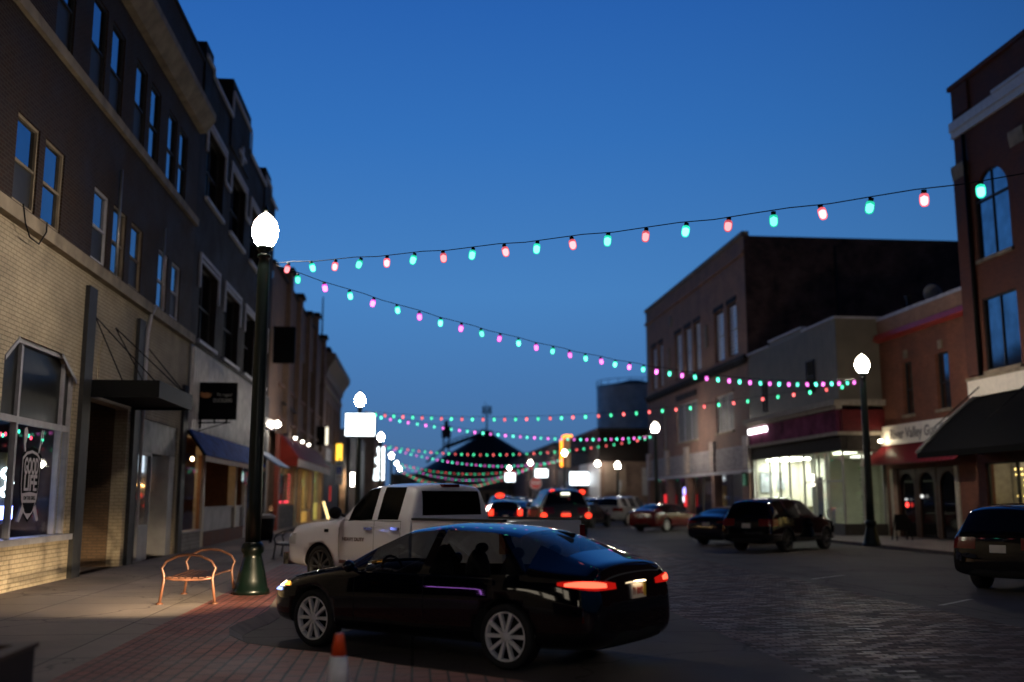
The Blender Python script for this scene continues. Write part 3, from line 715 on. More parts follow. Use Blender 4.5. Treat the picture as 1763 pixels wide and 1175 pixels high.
MB().box(XL - .52, XL - .50, 18.2, 18.95, 1.2, 2.45).build('backing_board', DARK, NE)
# shield decal on the glass
DEC = thing('shield_decal', 'black and white shield shaped window decal reading GOOD LIFE with spatula and fork', 'decal', (gx + .012, 18.75, 1.3))
x = gx + .006; cy = 18.75
dw = mat('decal_white', (.52, .47, .50), .6, var=.08); db = mat('decal_black', (.004, .004, .005), .8, var=0, spec=.06)
def sh(k, x0, x1): return ([(cy - .42 * k, 2.36), (cy - .25 * k, 2.46), (cy, 2.50), (cy + .25 * k, 2.46), (cy + .42 * k, 2.36), (cy + .42 * k, 1.9), (cy + .36 * k, 1.55), (cy + .2 * k, 1.22), (cy, .5 * (1.02 + 1.08)), (cy - .2 * k, 1.22), (cy - .36 * k, 1.55), (cy - .42 * k, 1.9)], x0, x1)
def rescale(pl, k): return [(cy + (p[0] - cy) * k, 1.8 + (p[1] - 1.8) * k) for p in pl]
base_poly = sh(1, 0, 0)[0]
MB().prism(rescale(base_poly, 1.10), x, x + .003, axis='x').build('dark_outline', db, DEC)
MB().prism(base_poly, x + .0035, x + .006, axis='x').build('white_border', dw, DEC)
MB().prism(rescale(base_poly, .93), x + .0065, x + .009, axis='x').build('black_field', db, DEC)
MB().prism([(cy - .37, 1.70), (cy, 1.74), (cy + .37, 1.70), (cy + .32, 1.47), (cy - .32, 1.47)], x + .0095, x + .011, axis='x').build('white_banner', dw, DEC)
MB().prism([(cy - .15, 1.20), (cy + .15, 1.20), (cy, 1.08)], x + .0095, x + .011, axis='x').build('white_tip', dw, DEC)
for sgn in (-1, 1): MB().prism([(cy + sgn * .20, 1.30), (cy + sgn * .32, 1.42), (cy + sgn * .50, 1.02), (cy + sgn * .40, .99)], x + .0095, x + .012, axis='x').build('ribbon_tail', dw, DEC)
MB().prism([(cy - .36, 2.46), (cy - .31, 2.47), (cy - .33, 2.60), (cy - .24, 2.78), (cy - .33, 3.0 - .1), (cy - .44, 2.86), (cy - .42, 2.62)], x + .0035, x + .008, axis='x').build('spatula', dw, DEC)
fk = MB(); fk.prism([(cy + .28, 2.46), (cy + .33, 2.46), (cy + .40, 2.62), (cy + .34, 2.64)], x + .0035, x + .008, axis='x')
for d in (0, .08): fk.prism([(cy + .33 + d, 2.63), (cy + .36 + d, 2.63), (cy + .43 + d, 2.9), (cy + .40 + d, 2.9)], x + .0035, x + .008, axis='x')
fk.build('fork', dw, DEC)
XT = (0, 1, 0); UP = (0, 0, 1)
text('lettering', 'GOOD', .40, dw, DEC, (x + .011, cy, 2.20), XT, UP, .001, width=.66, bold=.012)
text('lettering', 'LIFE', .40, dw, DEC, (x + .011, cy, 1.90), XT, UP, .001, width=.60, bold=.012)
text('lettering', 'ON THE GRILL', .13, db, DEC, (x + .013, cy, 1.585), XT, UP, .001, width=.56, bold=.004)
# string of coloured lights inside the window
wl = MB()
for k in range(16):
    y = 17.3 + k * .2; z = 2.86 - .10 * abs(math.sin(k * .7)); wl.ell((XL - .5 - .12 * (k % 3), y, z), .022, .022, .04, 8, 6, mi=k % 2)
tag(wl.build('window_lights', [emi('tiny_red', (1., .06, .12), 4), emi('tiny_green', (.05, .9, .5), 3)]), 'row of small red and green lights along the top inside the shield decal window', 'string lights')
# canopy
CA = thing('entrance_canopy', 'flat black metal canopy hung on rods over the dark recessed entry', 'canopy', (XL + .09, 22.6, 3.72))
MB().box(XL + .10, XL + 1.42, 21.15, 24.15, 3.76, 3.80).build('deck', BLACKM, CA)
ed = MB(); ed.box(XL + .10, XL + 1.46, 21.10, 21.149, 3.70, 4.06); ed.box(XL + .10, XL + 1.46, 24.151, 24.2, 3.70, 4.06); ed.box(XL + 1.42, XL + 1.46, 21.15, 24.15, 3.70, 4.06); ed.build('fascia', BLACKM, CA)
for ya, yb, xb in ((21.30, 21.2, 1.36), (22.75, 24.1, 1.36), (21.3, 21.6, .6), (22.75, 23.7, .6), (25.3, 24.1, 1.36)):
    MB().tube([(XL + .02, ya, 5.42), (XL + xb, yb, 4.03)], .013, 6).build('support_rod', BLACKM, CA)

# ================================================================= LEFT: dark brown building with white trim
Bd = thing('brick_building', 'tall dark brown brick building with stepped parapet and white cranked window trim', 'building', (XL, 38, 0))
b = MB(); bh2 = [(31.1, 33.75, 6.5, 8.95), (35.2, 38.0, 6.5, 8.95), (39.4, 41.7, 6.5, 8.95), (43.0, 45.0, 6.5, 8.95)]
bh3 = [(31.25, 34.0, 11.1, 13.4), (35.4, 38.3, 11.1, 13.4), (39.7, 42.2, 11.1, 13.4)]
facade(b, XL, 1, 30.105, 46.3, 6.2, 15.45, bh2 + bh3, .3)
body(b, XL, 1, 30.105, 46.3, 14.9, .3, rooms=[(30.3, 45.6, 3.9, 4.5)])
for ya, yb, z, zz in ((30.15, 31.25, 15.45, 15.8), (34.7, 38.55, 15.45, 16.55), (42.7, 44.3, 15.45, 15.95)): b.box(XL - .9, XL + .06, ya, yb, z - 1.4, zz)
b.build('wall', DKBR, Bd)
MB().box(XL - 20, XL - .3, 30.1, 46.3, 14.91, 14.95).build('roof', ROOFM, Bd)
tr = MB(); t0, t1 = XL + .065, XL + .13
for ya, yb, z in ((30.2, 31.3, 15.42), (31.3, 34.7, 15.2), (34.7, 38.6, 16.1), (38.6, 42.7, 15.2), (42.7, 44.3, 15.6), (44.3, 46.3, 15.15)): tr.box(t0, t1, ya, yb, z - .12, z)
for y, za, zb in ((31.25, 15.2, 15.42), (34.64, 15.2, 16.0), (38.6, 15.2, 16.0), (42.7, 15.2, 15.5), (44.3, 15.15, 15.5)): tr.box(t0, t1 - .003, y, y + .1, za - .1, zb)
for y0_, z0_ in ((36.2, 14.2),): tr.box(t0, t1, y0_, y0_ + 1.4, z0_ + .16, z0_ + .28); tr.box(t0, t1 - .003, y0_ + .55, y0_ + .8, z0_ - .12, z0_ + .56)
tr.build('parapet_trim', WTRIM, Bd)
for i, h in enumerate(bh2 + bh3):
    w = sash(Bd, XL, 1, *h, glass=DKGLASS, frame=DKGREY, inset=.25, rail=.5, mull=1, sill=WTRIM)
    hd = MB(); ya, yb, za, zb = h; e0, e1 = XL + .003, XL + .07
    hd.box(e0, e1, ya - .25, yb + .25, zb + .12, zb + .24); hd.box(e0, e1 - .01, ya - .25, yb + .25, zb - .02, zb + .06)
    for yy in (ya - .25, yb + .10): hd.box(e0, e1 - .004, yy, yy + .15, zb - .85, zb + .12)
    if i >= 4: hd.box(e0, e1 - .006, yb + .25, yb + 1.2, zb - .95, zb - .80)
    hd.build('hood_mould', WTRIM, w)
# ribbed white siding
sd = MB(); y = 30.15; n = 0; prof = []
while y < 41.8: prof += [(y, 0.0), (y + .14, 0.0), (y + .17, .09), (y + .26, .09), (y + .34, 0.0)]; y += .34
for i in range(len(prof) - 1):
    (ya, da), (yb, db_) = prof[i], prof[i + 1]
    sd.quad((XL + .06 + da, ya, 3.55), (XL + .06 + db_, yb, 3.55), (XL + .06 + db_, yb, 6.15), (XL + .06 + da, ya, 6.15))
sd.build('ribbed_siding', mat('ribbed_white_siding', (.66, .62, .60), .45, var=.22, scale=2.5), Bd)
MB().box(XL - .2, XL + .055, 30.11, 46.3, 3.5, 6.2).build('sign_band_backing', MIDGREY, Bd)
MB().box(XL + .062, XL + .075, 41.85, 46.3, 3.5, 6.15).build('dark_panel', DKGREY, Bd)
MB().quad((XL + .115, 32.5, 5.25), (XL + .115, 34.9, 5.25), (XL + .115, 34.9, 6.1), (XL + .115, 32.5, 6.1)).build('blue_notice', mat('blue_notice_sheet', (.20, .25, .42), .5, var=.2), Bd)
# porch under the awning
MB().box(XL - .25, XL - .02, 30.15, 33.0, .1, .62).build('bulkhead', brick('grey_painted_block', (.26, .25, .25), (.23, .22, .22), (.14, .135, .135), bw=.3, bh=.12), Bd)
MB().box(XL - .27, XL + .04, 30.12, 33.02, .622, .68).build('bulkhead_cap', PALEGREY, Bd)
w = MB().quad((XL - .12, 30.2, .68), (XL - .12, 32.95, .68), (XL - .12, 32.95, 3.0), (XL - .12, 30.2, 3.0)).build('shop_window', SGLASS, Bd)
MB().box(XL - .16, XL - .06, 32.92, 33.02, .68, 3.0).build('frame', mat('warm_wood', (.24, .11, .05), .5), w)
MB().box(XL - .3, XL - .02, 33.1, 33.45, .1, 3.3).build('porch_column', CREAMP, Bd)
MB().box(XL - .3, XL - .02, 39.0, 39.3, .1, 3.3).build('porch_column', CREAMP, Bd)
MB().box(XL - .35, XL + .0, 33.46, 40.9, .1, .56).build('brick_base', REDBR, Bd)
MB().box(XL - .22, XL - .12, 33.46, 40.9, .562, 1.30).build('railing_panel', PALEGREY, Bd)
MB().box(XL - .26, XL - .07, 33.46, 40.9, 1.302, 1.37).build('railing_cap', PALEGREY, Bd)
MB().box(XL - .12, XL + .02, 41.0, 41.25, .1, 3.4).build('white_post', WHITE, Bd)
MB().box(XL - .1, XL + .10, 45.75, 46.25, .1, 4.9).build('grey_pier', MIDGREY, Bd)  # end pier in plain mid grey paint
MB().box(XL - .1, XL + .24, 44.3, 47.6, 4.78, 5.15).build('white_fascia', WHITE, Bd)
interior(Bd, XL, 1, 30.3, 45.6, .1, 3.9, .3, 4.5, mat('porch_wood', (.20, .085, .04), .7))
pb = MB()
for (dx, y, z) in ((-.9, 31.2, 2.35), (-.9, 31.5, 2.33), (-.9, 31.8, 2.36), (-.9, 32.1, 2.34), (-1.6, 31.0, 1.9), (-1.4, 32.4, 2.2), (-1.2, 35.2, 2.55), (-1.5, 36.6, 2.75), (-1.3, 38.2, 2.45), (-2.2, 37.1, 2.3), (-.7, 34.5, 2.95)): pb.ell((XL + dx, y, z), .055, .055, .065, 10, 8)
pb.build('warm_bulb', emi('porch_bulb_glow', (1., .62, .28), 38, sample=True), Bd)
AW = thing('blue_awning', 'weathered blue canvas awning with clear curtain over the porch of the dark brown building', 'awning', (XL + .1, 38, 2.9))
a = MB(); yA, yB = 30.05, 46.0
a.prism([(XL + .12, 3.62), (XL + .16, 3.66), (XL + .66, 2.90), (XL + .60, 2.88)], yA, 42.0, axis='y'); a.build('canvas', mat('blue_canvas', (.008, .058, .30), .8, var=.45, scale=3, spec=.05), AW)
a = MB(); a.prism([(XL + .12, 3.62), (XL + .16, 3.66), (XL + 1.15, 2.98), (XL + 1.10, 2.95)], 42.05, yB, axis='y'); a.build('pale_canvas', mat('pale_blue_canvas', (.16, .21, .30), .5, var=.2, spec=.2), AW)
a = MB(); a.box(XL + .60, XL + .63, yA, 42.0, 2.72, 2.90); a.build('valance', mat('rust_valance', (.22, .085, .03), .6, var=.3), AW)
a = MB(); a.box(XL + .615, XL + .625, 36.5, 41.5, 2.15, 2.715); a.build('clear_curtain', clear_glass('vinyl_sheet', (.5, .55, .62), 1.9), AW)
a = MB(); a.tube([(XL + .1, yA, 3.6), (XL + .1, 46.0, 3.6)], .025); a.tube([(XL + .1, yA, 3.6), (XL + .62, yA, 2.88)], .03); a.tube([(XL + .1, 46.0, 3.6), (XL + 1.1, 46.0, 2.95)], .03); a.build('frame', BLACKM, AW)
BS = thing('blade_sign', 'black square hanging sign with an orange duck and the word DUCKLING on an iron bracket', 'sign', (XL, 31.2, 3.9))
MB().box(XL + .10, XL + 1.27, 31.12, 31.24, 4.02, 5.16).build('board', mat('sign_black', (.004, .004, .005), .7, var=0, spec=.08), BS)
sw = mat('sign_faded_lettering', (.33, .32, .30), .5, var=0)
text('lettering', 'DUCKLING', .16, sw, BS, (XL + .85, 31.112, 4.60), (1, 0, 0), UP, .003, width=.56, bold=.004)
text('lettering', 'The rugged', .13, sw, BS, (XL + .88, 31.112, 4.78), (1, 0, 0), UP, .003, width=.46, shear=.3)
dk = MB(); dk.ell((XL + .34, 31.115, 4.76), .17, .012, .085, 16, 8); dk.ell((XL + .22, 31.113, 4.81), .05, .012, .05, 10, 6); dk.prism([(XL + .44, 4.77), (XL + .53, 4.83), (XL + .46, 4.72)], 31.105, 31.118, axis='y'); dk.prism([(XL + .17, 4.82), (XL + .11, 4.80), (XL + .17, 4.795)], 31.105, 31.118, axis='y')
dk.build('duck_emblem', mat('duck_orange', (.42, .17, .05), .5, var=.3, scale=9), BS)
br = MB(); br.tube([(XL + .02, 31.18, 3.92), (XL + 1.1, 31.18, 3.94)], .022); br.tube([(XL + .02, 31.18, 3.62), (XL + .5, 31.18, 3.78), (XL + 1.0, 31.18, 3.93)], .016); br.tube([(XL + .03, 31.18, 3.5), (XL + .03, 31.18, 4.3)], .03)
for x_ in (.2, .62, .98): br.tube([(XL + x_, 31.18, 3.75 if x_ < .5 else 3.9), (XL + x_, 31.18, 4.02)], .03)
br.build('bracket', BLACKM, BS)
WG = thing('wall_lamp', 'round white globe lamp on the pale fascia past the blue awning', 'lamp', (XL + .25, 46.3, 4.8))
MB().ell((XL + .46, 46.3, 5.0), .14, .14, .15, 14, 10).build('globe', GLOBEF, WG)
MB().tube([(XL + .24, 46.3, 4.78), (XL + .46, 46.3, 4.80)], .03).build('arm', BLACKM, WG)
VP = thing('vertical_sign', 'dark unlit box sign high on the wall beside the near lamp post', 'sign', (XL, 46.6, 8.0))
MB().box(XL + .05, XL + 1.05, 47.0, 47.2, 7.9, 9.6).build('board', BLACKM, VP)
MB().tube([(XL - .05, 47.1, 9.62), (XL + 1.0, 47.1, 9.62)], .03).build('bracket', BLACKM, VP)

# ================================================================= LEFT: row building with pier caps
Cb = thing('brick_building', 'two storey brown brick row building with capped piers above a red awning', 'building', (XL, 60, 0))
c = MB(); chs = []
for y in (50.9, 52.7, 57.4, 59.6, 64.2, 66.2, 70.5, 72.2): chs.append((y, y + 1.35, 7.35, 9.7))
facade(c, XL, 1, 46.4, 74.4, 4.8, 12.6, chs, .3)
body(c, XL, 1, 46.4, 74.4, 12.2, .3, rooms=[(50.0, 56.9, 3.6, 4), (57.6, 61.0, 3.6, 4), (61.4, 67.2, 3.6, 4), (68.6, 74.2, 3.6, 4)])
gfh = [(50.0, 56.9, 1.30, 3.4), (57.6, 61.0, .1, 3.4), (61.4, 67.2, .1, 3.4), (68.6, 74.2, .1, 3.6)]
facade(c, XL, 1, 49.6, 74.4, .1, 4.8, gfh, .3)
for y, zt in ((52.0, 13.5), (56.7, 13.1), (61.6, 13.0), (66.1, 13.75), (71.8, 13.2)):
    c.box(XL - .5, XL + .22, y - .5, y + .5, 4.9, zt - .25)
c.build('wall', ROWBR, Cb)
cp = MB()
for y, zt in ((52.0, 13.5), (56.7, 13.1), (61.6, 13.0), (66.1, 13.75), (71.8, 13.2)): cp.box(XL - .56, XL + .34, y - .62, y + .62, zt - .245, zt)
cp.box(XL - .3, XL + .1, 46.4, 74.4, 12.61, 12.72); cp.build('pier_caps', DKBR, Cb)
MB().box(XL - 20, XL - .3, 46.4, 74.4, 12.21, 12.25).build('roof', ROOFM, Cb)
MB().box(XL + .004, XL + .14, 49.6, 74.4, 5.45, 5.62).build('stone_band', PINKBR, Cb)
MB().box(XL + .004, XL + .10, 49.6, 74.4, 7.12, 7.28).build('stone_band', PINKBR, Cb)
MB().tube([(XL + .16, 50.2, 6.35), (XL + .16, 56.4, 6.3)], .05).build('sign_rail', DKGREY, Cb)
for h in chs: sash(Cb, XL, 1, *h, glass=DKGLASS, frame=DKGREY, inset=.22, rail=.5)
MB().box(XL - .06, XL + .16, 49.62, 50.15, .1, 4.75).build('red_pier', mat('red_painted_pier', (.20, .035, .022), .5), Cb)
MB().box(XL - .04, XL + .06, 50.15, 57.0, .1, 1.295).build('stone_base', brick('cut_stone', (.13, .12, .11), (.09, .085, .08), (.05, .05, .05), bw=.5, bh=.22), Cb)
MB().box(XL - .1, XL + .1, 57.0, 57.6, .1, 3.5).build('cream_pier', mat('cream_pier_paint', (.50, .40, .22), .6), Cb)
for ya, yb, za in ((50.15, 56.9, 1.3), (57.7, 60.9, .2), (61.5, 67.1, .9), (68.7, 74.1, 1.4)):
    w = MB().quad((XL - .12, ya, za), (XL - .12, yb, za), (XL - .12, yb, 3.4), (XL - .12, ya, 3.4)).build('shop_window', SGLASS, Cb)
    f = MB(); f.box(XL - .15, XL - .06, (ya + yb) / 2 - .05, (ya + yb) / 2 + .05, za - .03, 3.35); f.box(XL - .15, XL - .055, ya, yb, za - .06, za); f.build('frame', MIDGREY, w)
interior(Cb, XL, 1, 50.0, 56.9, 1.0, 3.58, .3, 4, mat('poster_room', (.20, .12, .10), .8))
interior(Cb, XL, 1, 57.6, 61.0, .1, 3.58, .3, 4, mat('yellow_room', (.55, .42, .18), .8))
interior(Cb, XL, 1, 61.4, 67.2, .1, 3.58, .3, 4, mat('yellow_room', (.55, .42, .18), .8))
interior(Cb, XL, 1, 68.6, 74.2, .1, 3.58, .3, 4, mat('green_yellow_room', (.50, .50, .24), .8))
WARMP = emi('warm_ceiling_panel', (1., .80, .45), 12.0, sample=True)
for ya, yb in ((51.5, 55.5), (58.3, 60.3), (62, 66.6), (69.4, 73.6)): MB().box(XL - 2.4, XL - 1.2, ya, yb, 3.48, 3.53).build('ceiling_light', WARMP, Cb)
ps = MB(); ps.box(XL - .3, XL - .28, 50.5, 51.8, 1.5, 2.6, 0); ps.box(XL - .3, XL - .28, 52.0, 54.8, 1.9, 2.9, 1); ps.box(XL - .3, XL - .28, 52.2, 55.6, 1.42, 1.85, 2)
ps.build('window_posters', [mat('cream_poster', (.62, .48, .30), .6, var=.3), mat('blue_poster', (.10, .12, .30), .6, var=.4), mat('red_poster', (.42, .08, .06), .6, var=.5)], Cb)
rl = MB()
for k in range(26): rl.ell((XL - .2, 50.3 + k * .25, 1.42 + .05 * (k % 2)), .035, .035, .035, 6, 5)
for k in range(8): rl.ell((XL - .2, 56.6, 1.5 + k * .2), .035, .035, .035, 6, 5)
rl.build('red_fairy_lights', emi('red_fairy', (1., .05, .09), 4), Cb)
LD = thing('leaning_light', 'string of warm lights on a leaning stick outside the far lit window on the left', 'lights', (XL + .3, 71, .1))
l = MB()
for k in range(9): l.ell((XL + .35 + .03 * k, 72.2 + .16 * k, 1.35 - .14 * k), .06, .06, .06, 8, 6)
l.build('bulb', emi('warm_fairy', (1., .75, .3), 6), LD)
MB().tube([(XL + .33, 72.1, 1.42), (XL + .62, 73.6, .1)], .02).build('stick', DKGREY, LD)
RA = thing('red_awning', 'dark red shop awning with a pale lettered valance on the left side', 'awning', (XL, 59, 3.3))
a = MB(); a.prism([(XL + .15, 4.70), (XL + .19, 4.74), (XL + 1.06, 3.60), (XL + 1.02, 3.56)], 49.9, 68.6, axis='y')
a.prism([(XL + .15, 4.68), (XL + 1.02, 3.56), (XL + 1.02, 3.2), (XL + .15, 3.2)], 49.86, 49.9, axis='y'); a.build('canvas', mat('red_canvas', (.16, .018, .013), .7, var=.25, scale=2, spec=.1), RA)
MB().box(XL + 1.022, XL + 1.05, 49.9, 68.6, 3.18, 3.56).build('valance', mat('pale_valance', (.42, .34, .30), .6, var=.35, scale=2), RA)
for y in (55.0, 58.5, 62.0): MB().ell((XL + .26, y, 4.86), .09, .14, .07, 10, 6).build('spot_lamp', emi('spot_white', (1., .92, .78), 14), RA)
BX = thing('lit_box_sign', 'small box sign with one glowing edge on the wall above the red awning', 'sign', (XL, 70, 5.3))
MB().box(XL + .02, XL + .62, 69.0, 69.3, 5.2, 6.5).build('board', BLACKM, BX); MB().box(XL + .625, XL + .78, 69.0, 69.3, 5.25, 6.45).build('lit_edge', emi('pale_lit_edge', (1., .92, .7), 1.6), BX)

# ================================================================= LEFT: corniced corner building
Db = thing('brick_building', 'brown corner building with a heavy projecting cornice and a rooftop mast', 'building', (XL, 83, 0))
d = MB(); dh = [(y, y + 1.5, 6.0, 9.0) for y in (76.3, 79.2, 82.6, 85.4, 88.2)]
facade(d, XL, 1, 74.45, 91.0, .1, 10.6, dh, .3); body(d, XL, 1, 74.45, 91.0, 12.3, .3); d.build('wall', ROWBR, Db)
MB().prism([(XL - .28, 10.62), (XL + .06, 10.62), (XL + .1, 10.9), (XL + .2, 11.2), (XL + .68, 11.9), (XL + .72, 12.35), (XL - .28, 12.5)], 74.45, 91.6, axis='y').build('cornice', mat('painted_cornice', (.22, .17, .14), .7, var=.2), Db)
MB().box(XL + .003, XL + .09, 74.45, 91.0, 9.75, 10.05).build('stone_band', LIME, Db)
for h in dh: sash(Db, XL, 1, *h, glass=DKGLASS, frame=DKGREY, inset=.22, rail=.5)
MB().box(XL + .003, XL + .06, 75, 90.5, .1, 4.4).build('shopfront', DKGREY, Db)
MB().box(XL + .003, XL + .12, 75.5, 80.5, 4.42, 5.4).build('sign_board', PALEGREY, Db)
MB().tube([(XL - 1, 81.5, 12.4), (XL - 1, 81.5, 18.0)], [.09, .05], 8).build('mast', DKGREY, Db)
MB().box(XL - 1.6, XL - .2, 80.4, 82.4, 12.4, 13.7).build('roof_pier', DKBR, Db)
OS = thing('lit_orange_sign', 'glowing yellow orange box sign on the corniced corner building', 'sign', (XL, 86, 4.7))
MB().box(XL + .05, XL + .55, 86.0, 86.3, 4.8, 6.2).build('lit_face', emi('orange_panel', (1., .55, .05), 2.4), OS); MB().box(XL - .03, XL + .05, 86.0, 86.3, 4.8, 6.4).build('bracket', BLACKM, OS)
RW = single(MB().box(XL + .07, XL + .09, 80.2, 81.2, 1.4, 2.6), 'red_window_light', emi('dim_red', (.7, .05, .04), .6), 'dim red glowing window light low on the corniced corner building', 'light')

# ================================================================= LEFT: beyond the side street
E1 = thing('grey_building', 'low grey painted building beyond the left side street', 'building', (XL, 120, 0))
e = MB(); eh = [(107, 111, .3, 4.2), (113, 116, .3, 4.2), (119, 124, .3, 4.2)]
facade(e, XL, 1, 105, 136, .1, 9.0, eh, .4); body(e, XL, 1, 105, 136, 8.8, .4); e.build('wall', DKPAINT, E1)
for h in eh: sash(E1, XL, 1, *h, glass=mat('lit_tan_door', (.4, .25, .13), .5, var=.2), frame=LIME, inset=.1, rail=0)
MB().box(XL - 6.8, XL - .4, 104.9, 104.99, .1, 4.6).build('lit_side_panels', mat('tan_boards', (.60, .36, .20), .6, var=.3, scale=1.5), E1)
WL2 = thing('wall_lamp', 'small bright lamp on the side wall of the grey building over tan boards', 'lamp', (XL + .35, 104.9, 3.6))
MB().box(XL + .22, XL + .48, 104.3, 104.5, 2.9, 4.2).build('lit_tube', emi('wall_tube_glow', (1., .9, .75), 45, sample=True), WL2); MB().box(XL + .2, XL + .5, 104.51, 104.98, 3.3, 3.8).build('bracket', BLACKM, WL2)
E2 = thing('brown_building', 'narrow brown building with pale signboard behind the grey one on the left', 'building', (XL, 150, 0))
e = MB(); e.box(XL - 18, XL + 1.2, 137, 190, 0, 10.5); e.build('wall', ROWBR, E2)
MB().box(XL + 1.21, XL + 1.3, 139, 160, 5.2, 7.4).build('sign_board', CREAMP, E2); MB().box(XL + 1.21, XL + 1.28, 139, 165, .6, 3.6).build('shop_window', mat('dim_amber_window', (.25, .15, .08), .4), E2)
VS = thing('lit_vertical_sign', 'tall glowing white vertical sign hung over the far left pavement', 'sign', (-4.6, 132, 4))
vs_ = MB()
for k, (w_, z) in enumerate(((.6, 7.9), (.5, 7.2), (.85, 6.5), (.5, 5.8), (.9, 5.1), (1.0, 4.3))): vs_.box(-4.35 - w_, -4.35 + .3, 132, 132.3, z - .33, z + .33)
vs_.build('lit_letters', SIGNW, VS); MB().box(-4.9, -3.9, 132.31, 132.5, 3.9, 8.3).build('backing', BLACKM, VS); MB().tube([(-5.6, 132.4, 7.5), (-4.8, 132.4, 7.5)], .06).build('bracket', BLACKM, VS)
for o in list(DEC.children):
    for v in o.data.vertices:
        z = v.co.z + 1.3
        if z < 1.8: v.co.z = 1.8 - (1.8 - z) * .70 - 1.3
# ================================================================= RIGHT: red brick corner building
XR = 19.6
Rb = thing('brick_building', 'tall red brick building with arched window and white cornice band at the right edge', 'building', (XR, 25, 0))
r = MB(); rh = [(ya, yb, za, zb) for ya, yb in ((30.35, 32.35), (26.6, 28.5), (22.8, 24.5)) for za, zb in ((9.88, 12.95), (5.98, 8.5))]
shopr = (24.0, 32.9, .75, 2.85)
facade(r, XR, -1, 10, 33.4, .1, 16.55, rh + [shopr], .3); body(r, XR, -1, 10, 33.4, 16.0, .3, rooms=[(23.8, 33.1, 3.2, 2.5)])
r.build('wall', REDBR, Rb)
MB().box(XR + .3, XR + 20, 10, 33.4, 16.01, 16.05).build('roof', ROOFM, Rb)
for y in (33.0, 29.45, 25.6, 21.8):
    MB().box(XR - .14, XR - .002, y - .38, y + .38, 5.9, 13.1).build('pilaster', REDBR, Rb)
    MB().prism([(XR - .003, 13.102), (XR - .15, 13.102), (XR - .20, 13.45), (XR - .20, 13.62), (XR - .003, 13.62)], y - .40, y + .40, axis='y').build('capital', LIME, Rb)
cbm = MB(); cbm.box(XR - .16, XR - .003, 10, 33.42, 14.95, 15.30); cbm.box(XR - .10, XR - .003, 10, 33.41, 14.70, 14.947); cbm.box(XR - .20, XR - .003, 10, 30.6, 15.302, 15.42); cbm.build('white_cornice', WHITE, Rb)
for y in (32.7, 28.9, 25.0): MB().box(XR - .10, XR - .003, y - .5, y + .5, 15.45, 16.5).build('parapet_panel', REDBR, Rb)
MB().box(XR - .12, XR + .25, 10, 33.45, 16.552, 16.72).build('coping', REDBR, Rb)
for ya, yb, za, zb in rh:
    w = sash(Rb, XR, -1, ya, yb, za, zb, glass=BLINDGL, frame=DKGREY, inset=.09, rail=.0, mull=1, sill=LIME)
    if za > 9:
        cy_ = (ya + yb) / 2; rad = (yb - ya) / 2
        for sgn in (-1, 1):
            pts = [(cy_ + sgn * rad, zb)] + [(cy_ + sgn * rad * math.cos(R(a)), zb - rad + rad * math.sin(R(a))) for a in range(0, 91, 10)]
            MB().prism(pts, XR - .001, XR + .08, axis='x').build('arch_spandrel', REDBR, w)
        MB().box(XR + .03, XR + .085, ya + .06, yb - .06, zb - rad - .03, zb - rad + .03).build('transom_bar', DKGREY, w)
MB().tube([(XR - .12, 32.6, 14.6), (XR - .12, 32.6, 5.75)], .07).build('downspout', BLACKM, Rb)
MB().box(XR - .18, XR - .003, 10, 33.35, 5.15, 5.72).build('white_sign_band', mat('cream_sign_band', (.82, .74, .63), .5, var=.08), Rb)
MB().box(XR - .22, XR - .003, 10, 33.4, 5.722, 5.82).build('ledge', LIME, Rb)
w = MB().quad((XR + .1, 24, .75), (XR + .1, 32.9, .75), (XR + .1, 32.9, 2.85), (XR + .1, 24, 2.85)).build('shop_window', SGLASS, Rb)
f = MB()
f.box(XR + .06, XR + .15, 24, 32.9, 2.80, 2.849)
for y in (32.86, 31.2, 29.5, 27.8, 26.1): f.box(XR + .06, XR + .15, y - .04, y + .04, .75, 2.85)
f.build('frame', DKGREY, w)
interior(Rb, XR, -1, 23.8, 33.1, .1, 3.18, .3, 2.5, mat('pale_room', (.42, .40, .36), .8))
MB().box(XR + 1.0, XR + 1.05, 24, 33, .3, 2.9).build('curtain', mat('pale_curtain', (.62, .58, .50), .8, var=.15), Rb)
MB().box(XR + .5, XR + .8, 25, 32.5, 3.09, 3.13).build('ceiling_light', emi('soft_ceiling_strip', (1., .9, .72), 2.2, sample=True), Rb)
fl = MB()
for k in range(10):
    y = 32.35 - k * .42 + random.uniform(-.05, .05)
    for j in range(9):
        if random.random() < .8: fl.ell((XR + .75, y + random.uniform(-.09, .09), 2.62 - j * .18), .032, .032, .032, 6, 5)
fl.build('curtain_lights', emi('warm_curtain_light', (1., .68, .20), 6), Rb)
BA = thing('barrel_awning', 'black rounded barrel awning held by rods on the red brick building', 'awning', (XR, 29, 3))
def arc(rad_x, rad_z, zb): return [(XR - .02 - rad_x * (1 - k / 16), zb + rad_z * (1 - (1 - k / 16) ** 1.2)) for k in range(17)]
outer = [(x_, z_) for x_, z_ in arc(2.35, 2.0, 3.15)]; inner = [(x_, z_) for x_, z_ in arc(2.29, 1.92, 3.15)]
cm = MB(); n = len(outer)
for i in range(n - 1):
    (xa, za), (xb, zb) = outer[i], outer[i + 1]; cm.quad((xa, 22, za), (xa, 33.0, za), (xb, 33.0, zb), (xb, 22, zb))
    (xa, za), (xb, zb) = inner[i], inner[i + 1]; cm.quad((xa, 22, za), (xa, 33.0, za), (xb, 33.0, zb), (xb, 22, zb))
for y in (22, 33.0): cm.add([(x_, y, z_) for x_, z_ in outer] + [(XR - .02, y, 3.15)], [tuple(range(n + 1))])
cm.build('canvas', mat('black_canvas', (.004, .004, .004), .8, var=.1, spec=.04), BA)
